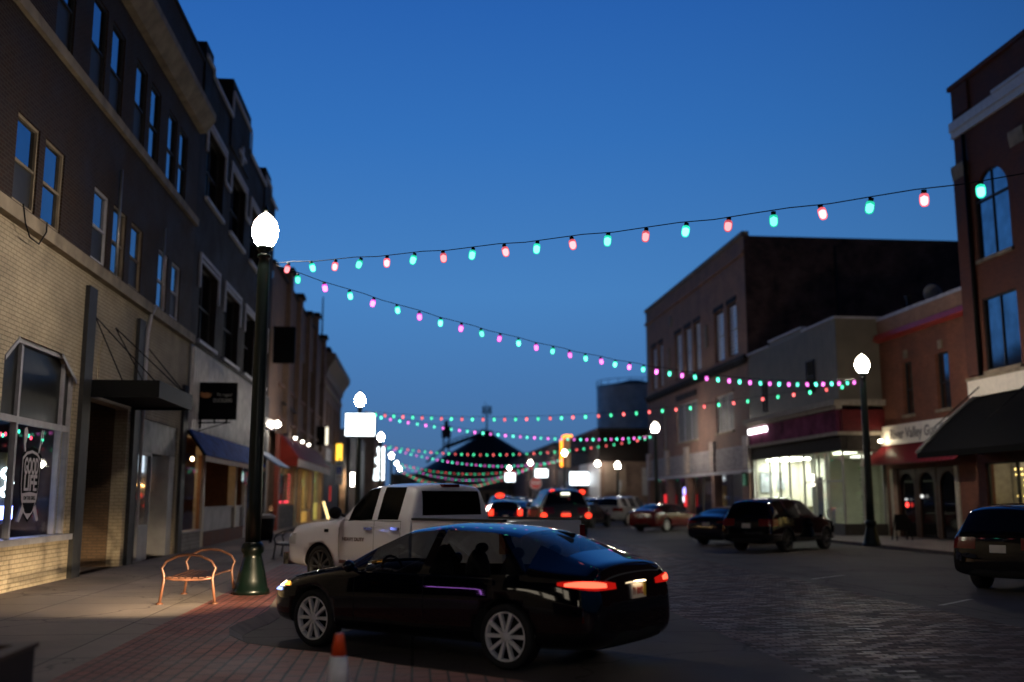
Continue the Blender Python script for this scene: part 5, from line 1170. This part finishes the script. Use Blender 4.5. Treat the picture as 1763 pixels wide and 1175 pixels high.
def board(label, x0, x1, y, z0, z1):
    t = thing('lit_board', label, 'sign', ((x0 + x1) / 2, y, z0), 0, 'glowing white boards over the street')
    MB().box(x0, x1, y, y + .08, z0, z1).build('face', SIGNW, t); fr = MB(); e = .05
    fr.box(x0 - e, x1 + e, y + .081, y + .16, z0 - e, z1 + e); fr.box((x0 + x1) / 2 - .05, (x0 + x1) / 2 + .05, y + .161, y + .4, z0 + .2, z1 - .2); fr.build('case', BLACKM, t)
    return t
board('big glowing white board on the lamp post behind the white pickup', -3.22, -1.88, 46.3, 4.48, 5.50)
board('glowing white board on the far right white building front', 15.9, 17.85, 102.5, 3.0, 4.3)
board('small glowing white board left of the orange neon sign', 15.3, 16.9, 127.5, 4.3, 5.3)
board('glowing white board under the farthest right globe', 14.2, 15.7, 157.9, 4.25, 5.55)
WBL = single(MB().ell((17.6, 96.0, 5.0), .22, .22, .26, 12, 8), 'wall_globe', GLOBEF, 'white glowing wall globe on the corner of the far white building front', 'lamp')
MB().tube([(17.7, 96.0, 4.7), (18.06, 97, 4.6)], .06).build('arm', BLACKM, WBL)

# ---------------------------------------------------------------- strings of coloured bulbs
def bulb_mesh(shellm, corem, soc):
    mb = MB()
    mb.lathe([(.001, -.158), (.030, -.152), (.046, -.132), (.052, -.10), (.052, -.05), (.046, -.022), (.028, -.008)], n=10, mi=0)
    mb.lathe([(.001, -.146), (.026, -.138), (.040, -.115), (.043, -.085), (.041, -.05), (.001, -.03)], n=8, mi=1)
    mb.lathe([(.029, -.010), (.030, .03), (.001, .035)], n=8, mi=2)
    o = mb.build('bulb', [shellm, corem, soc]); me = o.data; bpy.data.objects.remove(o); return me
def bulbs(nm, sc, cc, e0, e1):
    """three bulbs of one colour that burn unevenly"""
    return [bulb_mesh(shell(nm + '_shell' + str(k), sc, e0 * q, .5), emi(nm + '_core' + str(k), cc, e1 * q), BLACKM) for k, q in enumerate((.75, 1., 1.3))]
TEAL = bulbs('teal', (.03, .82, .50), (.36, 1., .84), 1.5, 5.5)
GRNB = bulbs('green', (.03, .80, .38), (.24, .95, .64), 1.35, 4.6)
REDB = bulbs('red', (.92, .11, .12), (1., .34, .32), 1.25, 4.4)
PNKB = bulbs('pink', (.88, .12, .72), (1., .42, .88), 1.25, 4.8)
ROSE = bulbs('rose', (.95, .16, .20), (1., .50, .50), 1.3, 5.4)
def light_string(label, A_, B_, sag, ma, mb_, first=0, t0=.022, dt=.0249, N=40):
    A_ = Vector(A_); B_ = Vector(B_)
    def P(t): p = A_.lerp(B_, t); p.z -= 4 * sag * t * (1 - t); return p
    root = thing('light_string', label, 'string lights', tuple(A_), 0, 'strings of coloured bulbs across the street')
    MB().tube([P(i / 48) + Vector((0, 0, .04 + .012 * math.sin(i * 2.1))) for i in range(49)], .007, 5).build('cable', BLACKM, root)
    for i in range(N):
        p = P(t0 + dt * i) - A_
        o = bpy.data.objects.new('bulb', random.choice(ma if (i + first) % 2 == 0 else mb_)); COL.objects.link(o); o.parent = root
        o.location = p; o.rotation_euler = (random.uniform(-.25, .25), random.uniform(-.25, .25), random.uniform(0, 6))
    return root
def hook(p, z): return (p[0] + (.2 if p[0] < 0 else -.2), p[1], z)
light_string('nearest string of red and green bulbs rising from near left lamp to right frame edge', hook(LP[1], 5.62), hook(RP[0], 5.22), .47, ROSE, TEAL, 0, t0=.014)
light_string('string of pink and teal bulbs drooping from near left lamp to the beige shop lamp', hook(LP[1], 5.58), hook(RP[1], 5.58), .70, TEAL, PNKB, 0, t0=.02)
light_string('string of red and green bulbs from the beige shop lamp to the banner board lamp', hook(RP[1], 5.50), hook(LP[2], 5.60), .64, GRNB, REDB, 0, t0=.022)
light_string('string of pink and teal bulbs from banner board lamp to the tall tan block lamp', hook(LP[2], 5.58), hook(RP[2], 5.5), .55, TEAL, PNKB, 1, t0=.02)
light_string('string of red and green bulbs from tall tan block lamp to the third left lamp', hook(RP[2], 5.45), hook(LP[3], 5.6), .85, GRNB, REDB, 0)
light_string('string of pink and teal bulbs from the third left lamp to the neon sign lamp', hook(LP[3], 5.55), hook(RP[3], 5.5), 1.0, TEAL, PNKB, 0)
light_string('string of red and green bulbs from the neon sign lamp to the fourth left lamp', hook(RP[3], 5.5), hook(LP[4], 5.6), 1.35, GRNB, REDB, 1)
light_string('string of pink and teal bulbs from fourth left lamp to lamp past the neon sign', hook(LP[4], 5.55), hook(RP[4], 5.5), 1.7, TEAL, PNKB, 0)
light_string('lowest far string of green and rose bulbs ending at the fifth left lamp', hook(RP[4], 5.5), hook(LP[5], 5.7), 2.3, GRNB, ROSE, 0)
light_string('farthest string of teal and rose bulbs at the end of the street', hook(LP[5], 5.7), hook(RP[5], 5.7), 2.6, TEAL, ROSE, 0)

# ---------------------------------------------------------------- benches, bins, signs, cone, planter
def bench(label, x, y, mt, rz=0.):
    t = thing('metal_bench', label, 'bench', (x, y, .1), rz, 'arched metal benches on the left pavement')
    W_, L_ = .33, .80
    for sy in (-1, 1):
        yy = sy * L_
        m = MB()
        m.tube([(-W_ - .07, yy, 0), (-W_ - .02, yy, .36), (-W_ - .03, yy, .44), (-W_ - .06, yy, .52), (-W_ + .0, yy, .62), (-.16, yy, .70), (0, yy, .72), (.16, yy, .70), (W_ - .0, yy, .62), (W_ + .06, yy, .52), (W_ + .03, yy, .44), (W_ + .02, yy, .36), (W_ + .07, yy, 0)], .021, 10)
        m.tube([(-W_ - .02, yy, .38), (-.2, yy, .355), (0, yy, .35), (.2, yy, .355), (W_ + .02, yy, .38)], .019, 8)
        m.build('end_frame', mt, t, local=True)
        for sx in (-1, 1): MB().lathe([(.055, 0), (.055, .012), (.03, .03)], c=(sx * (W_ + .07), yy, 0), n=12).build('foot', mt, t, local=True)
    for k in range(7):
        x_ = -W_ + .045 + k * (2 * W_ - .09) / 6; z_ = .385 - .018 * math.cos((x_ / W_) * 1.5)
        MB().box(x_ - .034, x_ + .034, -L_ + .02, L_ - .02, z_, z_ + .016).build('slat', mt, t, local=True)
    return t
bench('copper brown arched metal bench on the near left pavement', -3.33, 16.35, COPPER)
bench('dark arched metal bench in front of the white pickup', -3.2, 27.4, mat('dark_bench_metal', (.06, .055, .05), .4, metal=.4))
TC = thing('litter_bin', 'dark slatted litter bin with a pale lid past the blue awning porch', 'bin', (-5.25, 36.5, .1))
MB().lathe([(.27, .08), (.33, .85)], c=(-5.25, 36.5, .1), n=16).build('slats', BLACKM, TC); MB().lathe([(.34, .851), (.34, .93), (.16, 1.0), (.16, .98)], c=(-5.25, 36.5, .1), n=16).build('lid', PALEGREY, TC)
lg = MB()
for dx, dy in ((.2, .2), (-.2, .2), (.2, -.2), (-.2, -.2)): lg.tube([(-5.25 + dx, 36.5 + dy, .1), (-5.25 + dx, 36.5 + dy, .2)], .03, 6)
lg.build('feet', BLACKM, TC)
PT = thing('planter_box', 'large black square planter box at the bottom left corner', 'planter', (-3.35, 6.6, .1))
pb_ = MB(); X0, X1, Y0, Y1, zt = -4.1, -2.58, 5.6, 7.36, .64
pb_.box(X0, X1, Y0, Y0 + .09, .1, zt); pb_.box(X0, X1, Y1 - .09, Y1, .1, zt); pb_.box(X0, X0 + .09, Y0 + .09, Y1 - .09, .1, zt); pb_.box(X1 - .09, X1, Y0 + .09, Y1 - .09, .1, zt)
pb_.build('walls', mat('planter_black', (.020, .015, .011), .55, var=.2), PT)
rm = MB(); rm.box(X0 - .02, X1 + .02, Y0 - .02, Y0 + .10, zt + .001, zt + .03); rm.box(X0 - .02, X1 + .02, Y1 - .10, Y1 + .02, zt + .001, zt + .03); rm.box(X0 - .02, X0 + .10, Y0 + .101, Y1 - .101, zt + .001, zt + .03); rm.box(X1 - .10, X1 + .02, Y0 + .101, Y1 - .101, zt + .001, zt + .03)
rm.build('rim', mat('planter_rim', (.07, .04, .022), .5, var=.2), PT)
MB().box(X0 + .091, X1 - .091, Y0 + .091, Y1 - .091, .1, .42).build('soil', mat('soil', (.02, .014, .010), .95, var=.4), PT)
CN = thing('traffic_cone', 'orange traffic cone with a white band beside the black sedan', 'traffic cone', (-.515, 7.35, .1))
cx, cy_ = -.515, 7.35
orange = mat('cone_orange', (.95, .10, .02), .45, var=.1)
MB().lathe([(.125, .035), (.089, .23)], c=(cx, cy_, .1), n=24).build('lower_cone', orange, CN)
MB().lathe([(.0905, .231), (.0555, .455), (.054, .455)], c=(cx, cy_, .1), n=24).build('reflective_band', mat('reflective_white', (.9, .9, .92), .35, var=.15, scale=14), CN)
MB().lathe([(.055, .456), (.033, .598), (.028, .606), (.001, .606)], c=(cx, cy_, .1), n=24).build('top_cone', orange, CN)
MB().box(cx - .15, cx + .15, cy_ - .15, cy_ + .15, .1, .134).build('base', orange, CN)
PS = thing('parking_sign', 'blue and white disabled parking sign on a post behind the pickup nose', 'sign', (-3.2, 43, .1))
MB().tube([(-3.2, 43.03, .1), (-3.2, 43.03, 3.35)], .03, 8).build('post', BLACKM, PS)
MB().box(-3.36, -3.04, 42.95, 42.99, 2.55, 3.22).build('plate', mat('sign_white_sheet', (.62, .68, .72), .4, var=.1), PS); MB().box(-3.36, -3.04, 42.95, 42.99, 2.22, 2.52).build('lower_plate', mat('sign_white_sheet', (.62, .68, .72)), PS)
bl = mat('sign_blue', (.02, .10, .55), .4, var=0); ws_ = mat('symbol_white', (.75, .75, .8), .5, var=0)
MB().box(-3.30, -3.10, 42.935, 42.949, 2.66, 2.95).build('blue_panel', bl, PS)
wc = MB(); wc.tube([(-3.205 + .055 * math.cos(R(a)), 42.93, 2.745 + .055 * math.sin(R(a))) for a in range(100, 370, 18)], .008, 5); wc.tube([(-3.21, 42.93, 2.87), (-3.205, 42.93, 2.79), (-3.16, 42.93, 2.785), (-3.14, 42.93, 2.71), (-3.12, 42.93, 2.715)], .009, 5); wc.ell((-3.212, 42.93, 2.895), .018, .006, .018, 8, 6)
wc.build('wheelchair_symbol', ws_, PS)
MB().box(-3.30, -3.10, 42.94, 42.949, 3.06, 3.10).build('green_line', mat('sign_green', (.03, .25, .12), .4, var=0), PS)
STP = thing('stop_sign', 'red octagonal STOP sign at the far crossing', 'stop sign', (7.95, 66, 0))
def octo(r): return [(7.95 + r * math.cos(R(22.5 + 45 * k)), 2.62 + r * math.sin(R(22.5 + 45 * k))) for k in range(8)]
MB().prism(octo(.42), 66, 66.03, axis='y').build('white_edge', ws_, STP); MB().prism(octo(.385), 65.98, 65.999, axis='y').build('red_face', mat('sign_red', (.62, .02, .02), .4, var=.05), STP)
text('lettering', 'STOP', .30, ws_, STP, (7.95, 65.975, 2.62), (1, 0, 0), UP, .002, width=.56, bold=.012)
MB().tube([(7.95, 66.07, 0), (7.95, 66.07, 3.0)], .035, 8).build('post', STEEL, STP)
KN = thing('board_sign', 'small pale utility sign seen over the roof of the white pickup', 'sign', (3.0, 90, 0))
MB().box(2.75, 3.45, 90, 90.1, 2.1, 3.1).build('board', mat('tan_board', (.42, .36, .28), .5, var=.1), KN); MB().tube([(3.1, 90.15, 0), (3.1, 90.15, 2.9)], .05, 8).build('post', BLACKM, KN)
MS = [single(MB().tube([(19.0, 92.5, 0), (19.0, 92.5, 3.3)], .05, 8).box(18.8, 19.2, 92.42, 92.45, 2.6, 3.3), 'street_sign', STEEL, 'small sign on a post by the far right side street', 'sign')]

# ---------------------------------------------------------------- vehicles in the street
BLK = paint('black_car_paint', (.0012, .0014, .0034), .05, coat=.75); WHT = paint('white_truck_paint', (.74, .73, .80), .35); RED = paint('dark_red_paint', (.11, .004, .006), .2, coat=.5)
NAVY = paint('navy_car_paint', (.003, .006, .022), .12, coat=.6); SILV = paint('silver_car_paint', (.30, .30, .32), .3); DKG = paint('dark_green_truck_paint', (.006, .007, .006), .35, coat=.3); WHT2 = paint('white_van_paint', (.34, .34, .36), .4); DRED = paint('maroon_paint', (.05, .006, .008), .25)
root, bv = make_car('sedan', 'sedan_car', 'glossy black four door sedan with lit tail lamps, parked nearest the camera', 'car', (.43, 11.50, 0), 139.2, .937, BLK, tail=emi('tail_lens_glow', (.75, .012, .008), .55), glass=clear_glass('car_glass', (.40, .43, .46), 1.6))
for x_, y_ in ((.10, .36), (.10, -.36), (-.95, .38), (-.95, -.38)):
    st_ = MB(); st_.ell((x_ - .22, y_, .82), .09, .24, .34, 12, 8); st_.ell((x_ - .28, y_, 1.16), .05, .12, .065, 10, 8); st_.ell((x_ + .05, y_, .52), .28, .24, .10, 12, 8); st_.tube([(x_ - .26, y_, 1.05), (x_ - .27, y_, 1.2)], .03, 6); st_.build('seat', mat('dark_seat_fabric', (.02, .02, .022), .8), root, local=True)
sw_ = MB(); sw_.tube([(.62 + .06 * math.sin(R(a)), .36 + .18 * math.cos(R(a)), .90 + .17 * math.sin(R(a))) for a in range(0, 361, 24)], .016, 6, cap=False); sw_.tube([(.75, .36, .82), (.62, .36, .90)], .03, 6); sw_.build('steering_wheel', BLACKM, root, local=True)
ds_ = MB(); ds_.ell((.86, 0, .84), .22, .78, .14, 14, 8); ds_.build('dashboard', BLACKM, root, local=True)
bm_ = None
for sg in (1, -1):
    patch(bv, corner_rays(-1.90, sg * .36, sg * 116, sg * 156, 12, lambda t: (.868 + .012 * (1 - t), .895 + .04 * math.sin(math.pi * min(1, .1 + .8 * t)))), 'lit_tail_element', emi('tail_led_lit', (1., .10, .05), 3.0), root, off=.02, thick=.006)
    patch(bv, corner_rays(1.75, sg * .28, sg * 64, sg * 44, 6, lambda t: (.685, .735)), 'lit_headlight', HEADL, root, off=.02, thick=.004)
    patch(bv, corner_rays(1.75, sg * .28, sg * 78, sg * 66, 6, lambda t: (.70, .74)), 'side_marker', AMBER, root, off=.02, thick=.004)
    patch(bv, corner_rays(1.75, sg * .28, sg * 62, sg * 44, 6, lambda t: (.63, .665)), 'daytime_light', emi('blue_white_lamp', (.35, .45, 1.), 2.5), root, off=.02, thick=.004)
pm_ = MB(); pm_.prism([(-1.52, 1.40), (-1.72, 1.325), (-1.74, 1.375)], -.03, .03, axis='y'); pm_.build('roof_antenna', BLACKM, root, local=True)
nl_ = mat('plate_red_characters', (.35, .06, .05), .5, var=0)
def local_text(body_, size, m, root_, loc, right, width):
    o = text('plate_characters' if 'plate' in m.name else 'door_lettering', body_, size, m, root_, (0, 0, 0), right, UP, .0015, width=width, bold=.004)
    off = Vector(loc) + world_off(root_)
    for v in o.data.vertices: v.co += off
    return o
h_ = bv.ray_cast(Vector((-3.6, 0, .80)), Vector((1, 0, 0)))[0]
MB().box(h_.x - .026, h_.x - .0215, -.155, -.10, .73, .87).build('yellow_sticker', mat('plate_yellow', (.65, .42, .05), .5, var=0), root, local=True)
local_text('71 B092', .10, nl_, root, (h_.x - .024, .02, .795), (0, -1, 0), .22)
pl_ = MB(); pl_.box(h_.x - .055, h_.x - .02, -.10, .10, .895, .905); pl_.build('plate_lamp', emi('plate_lamp_glow', (1., .75, .45), 9, sample=True), root, local=True)
# head lamps: two real beams
for sg in (1, -1):
    ld = bpy.data.lights.new('headlight_beam', 'SPOT'); ld.energy = 3200; ld.color = (1., .76, .46); ld.spot_size = R(62); ld.spot_blend = 1.0; ld.shadow_soft_size = .04
    lo = bpy.data.objects.new('headlight_beam', ld); COL.objects.link(lo); lo.parent = root; lo.location = (2.42, sg * .66, .66)
    lo.rotation_euler = (R(90 - 5), 0, R(-90 - 11 + 2 * sg)); lo.scale = (1, .30, 1)
make_pk = make_car('pickup', 'pickup_truck', 'white crew cab pickup truck parked at an angle behind the black sedan', 'pickup truck', (.18, 18.38, 0), 132.1, .992, WHT, glass=TINTGL, rim=DKRIM)
pk, bvp = make_pk
bd = MB(); y1, t_ = .985, .08
for sg in (1, -1):
    bd.box(-2.86, -.76, sg * y1, sg * (y1 - t_), .62, 1.29); bd.box(-2.87, -.755, sg * (y1 + .012), sg * (y1 - t_ - .01), 1.291, 1.33, 1)
    for xa, xb in ((-.76, -1.30), (-2.28, -2.86)): bd.box(xb, xa, sg * y1, sg * (y1 - t_), .42, .619)
    fl_ = [(-1.78 + .52 * math.cos(R(a)), .40 + .50 * math.sin(R(a))) for a in range(0, 181, 12)]; fi_ = [(-1.78 + .45 * math.cos(R(a)), .40 + .44 * math.sin(R(a))) for a in range(180, -1, -12)]
    bd.prism(fl_ + fi_, sg * (y1 - .03), sg * (y1 + .035), axis='y')
bd.box(-.84, -.76, -.90, .90, .62, 1.29); bd.box(-2.86, -.84, -.90, .90, .70, .76, 1); bd.build('cargo_bed', [WHT, mat('bed_liner', (.02, .02, .02), .8)], pk, local=True)
tg = MB(); tg.box(-2.93, -2.865, -.86, .86, .62, 1.30); tg.box(-2.95, -2.931, -.62, .62, .75, 1.15); tg.build('tailgate', WHT, pk, local=True)
MB().box(-2.955, -2.935, -.16, .16, 1.08, 1.16).build('tailgate_handle', BLACKM, pk, local=True)
for sg in (1, -1): MB().box(-2.935, -2.80, sg * .865, sg * .995, .80, 1.22).build('taillight', TAILOFF, pk, local=True)
MB().box(-3.10, -2.94, -.95, .95, .42, .60).build('rear_bumper', CHROME, pk, local=True)
MB().box(2.86, 3.02, -.92, .92, .40, .62).build('front_bumper', CHROME, pk, local=True)
for sg in (1, -1): patch(bvp, corner_rays(2.35, sg * .45, sg * 70, sg * 15, 8, lambda t: (.80, 1.0)), 'headlight', HEADOFF, pk, off=.015)
rw = [[((-2.0, y * (1.0 - .10 * (z - 1.37)), z), (1, 0, 0)) for z in [1.37 + (1.79 - 1.37) * j / 5 for j in range(6)]] for y in [-.72 + 1.44 * i / 10 for i in range(11)]]
patch(bvp, rw, 'rear_window', TINTGL, pk, off=.012, thick=.02)
MB().box(-.70, -.60, -.20, .20, 1.86, 1.91).build('brake_light_bar', mat('brake_bar', (.10, .008, .008), .2, var=0), pk, local=True)
h_ = bvp.ray_cast(Vector((.9, 2.5, .93)), Vector((0, -1, 0)))[0]
local_text('HEAVY DUTY', .085, mat('dark_door_lettering', (.10, .06, .07), .4, var=0), pk, (.78, h_.y + .006, .93), (-1, 0, 0), .62)
patch(bvp, side_rays(1, [1.52, 1.58, 1.64], lambda q: [1.04, 1.07, 1.10]), 'fender_badge', BLACKM, pk, off=.012)
for sg in (1, -1): patch(bvp, side_rays(sg, [-.4 + .12 * k for k in range(14)], lambda q: [.50, .53, .56]), 'side_moulding', mat('red_brown_moulding', (.16, .06, .06), .5), pk, off=.02)
make_car('suv', 'parked_suv', 'black sport utility vehicle parked before the green lit shop window', 'suv', (11.95, 32.0, 0), 42, .945, BLK, rim=DKRIM, glass=TINTGL)
make_car('suv', 'parked_suv', 'black crossover with pale number plate at the right frame edge', 'suv', (12.0, 18.25, 0), 36, .89, BLK, rim=DKRIM)
make_car('sedan', 'sedan_car', 'dark blue sedan mostly hidden behind the black sport utility vehicle', 'car', (11.9, 36.2, 0), 42, .93, NAVY, rim=DKRIM)
make_car('sedan', 'sedan_car', 'dark red sedan parked in front of the tall tan block', 'car', (12.95, 51.0, 0), 43, .95, RED)
make_car('suv', 'parked_van', 'white van with dark windows parked beyond the dark red sedan', 'van', (13.4, 62.5, 0), 45, 1.0, WHT2, trim=False)
tk, tb = make_car('suv', 'dark_truck', 'tall dark truck with four red lamps driving away up the brick lane', 'truck', (6.25, 44.2, 0), 90, 1.12, DKG, trim=False, zscale=1.05)
for sg in (1, -1):
    MB().ell((-2.02, sg * .56 - .12, 1.62), .05, .13, .09, 10, 8).build('roof_marker_lamp', TAILON, tk, local=True)
    MB().ell((-2.50, sg * .83, .80), .05, .13, .10, 10, 8).build('tail_lamp', TAILON, tk, local=True)
MB().box(-2.56, -2.5, -.16, .18, .77, .86).build('centre_tail_lamp', TAILON, tk, local=True)
MB().box(-2.36, -2.28, -.16, .16, 1.52, 1.60).build('cargo_lamp', emi('cargo_lamp_glow', (1., 1., .75), 2.5), tk, local=True)
c2, _ = make_car('suv', 'moving_car', 'dark blue car with red tail lamps just beyond the white pickup', 'car', (4.35, 50.5, 0), 90, .90, NAVY, trim=False)
for sg in (1, -1):
    MB().box(-2.54, -2.44, sg * .66, sg * .90, .92, 1.24).build('lit_tail_lamp', TAILON, c2, local=True)
c3, _ = make_car('suv', 'moving_car', 'maroon car with one bright red brake lamp farther up the brick lane', 'car', (6.6, 78, 0), 90, 1.05, DRED, trim=False)
MB().ell((-2.2, 0.2, 1.75), .08, .34, .18, 10, 8).build('brake_lamp', TAILON, c3, local=True)
for sg in (1, -1): MB().box(-2.56, -2.46, sg * .70, sg * .92, .98, 1.14).build('lit_tail_lamp', TAILON, c3, local=True)
make_car('sedan', 'sedan_car', 'distant silver car seen between the maroon car and the stop sign', 'car', (9.6, 88, 0), 45, 1.0, SILV, trim=False)
make_car('suv', 'parked_van', 'white van partly hidden behind the tall dark truck', 'van', (8.0, 62.0, 0), 90, .95, WHT2, trim=False)
make_car('sedan', 'sedan_car', 'dark car parked at the left kerb beside the corniced corner building', 'car', (-.6, 92, 0), 130, 1.0, BLK, trim=False)
make_car('sedan', 'sedan_car', 'dark car between the white van and the tall dark truck', 'car', (9.9, 57.5, 0), 60, .95, BLK, trim=False, rim=DKRIM)
c4, _ = make_car('sedan', 'moving_car', 'dark low car with two red tail lamps left of the stop sign', 'car', (7.0, 69.0, 0), 90, 1.0, NAVY, trim=False, rim=DKRIM)
for sg in (1, -1): MB().box(-2.56, -2.44, sg * .55, sg * .86, .82, 1.0).build('lit_tail_lamp', TAILON, c4, local=True)
make_car('suv', 'parked_suv', 'dark parked vehicle far along the right kerb near the brown boards', 'suv', (13.6, 72.5, 0), 45, .95, BLK, trim=False, rim=DKRIM)
for sg in (1, -1):     # unseen truck beams, added to light the stop sign
    ld = bpy.data.lights.new('added_truck_beam', 'SPOT'); ld.energy = 1500; ld.color = (1., .93, .82); ld.spot_size = R(34); ld.spot_blend = 1.; ld.shadow_soft_size = .06
    lo = bpy.data.objects.new('added_truck_beam', ld); COL.objects.link(lo); lo.parent = tk; lo.location = (2.5, sg * .7, .8); lo.rotation_euler = (R(91), 0, R(-94))
for x, y, h_, kind, pmx, lab, lit in ((5.2, 98, 90, 'suv', BLK, 'small distant dark car with red tail lamps in the brick lane', 1), (13.5, 112, 45, 'sedan', SILV, 'distant pale car parked past the orange neon sign', 0), (6.6, 126, 90, 'sedan', BLK, 'farthest dark car with red tail lamps in the brick lane', 1),
        (13.3, 121, 45, 'suv', BLK, 'distant dark car parked beyond the orange neon sign', 0), (-.8, 80, 130, 'suv', BLK, 'dark car parked at the left kerb under the third left lamp', 0)):
    cc, _ = make_car(kind, 'parked_car' if not lit else 'moving_car', lab, 'car', (x, y, 0), h_, 1.0, pmx, trim=False, simple=True)
    if lit:
        for sg in (1, -1): MB().box(-2.58, -2.42, sg * .5, sg * .9, .85, 1.12).build('lit_tail_lamp', TAILON, cc, local=True)
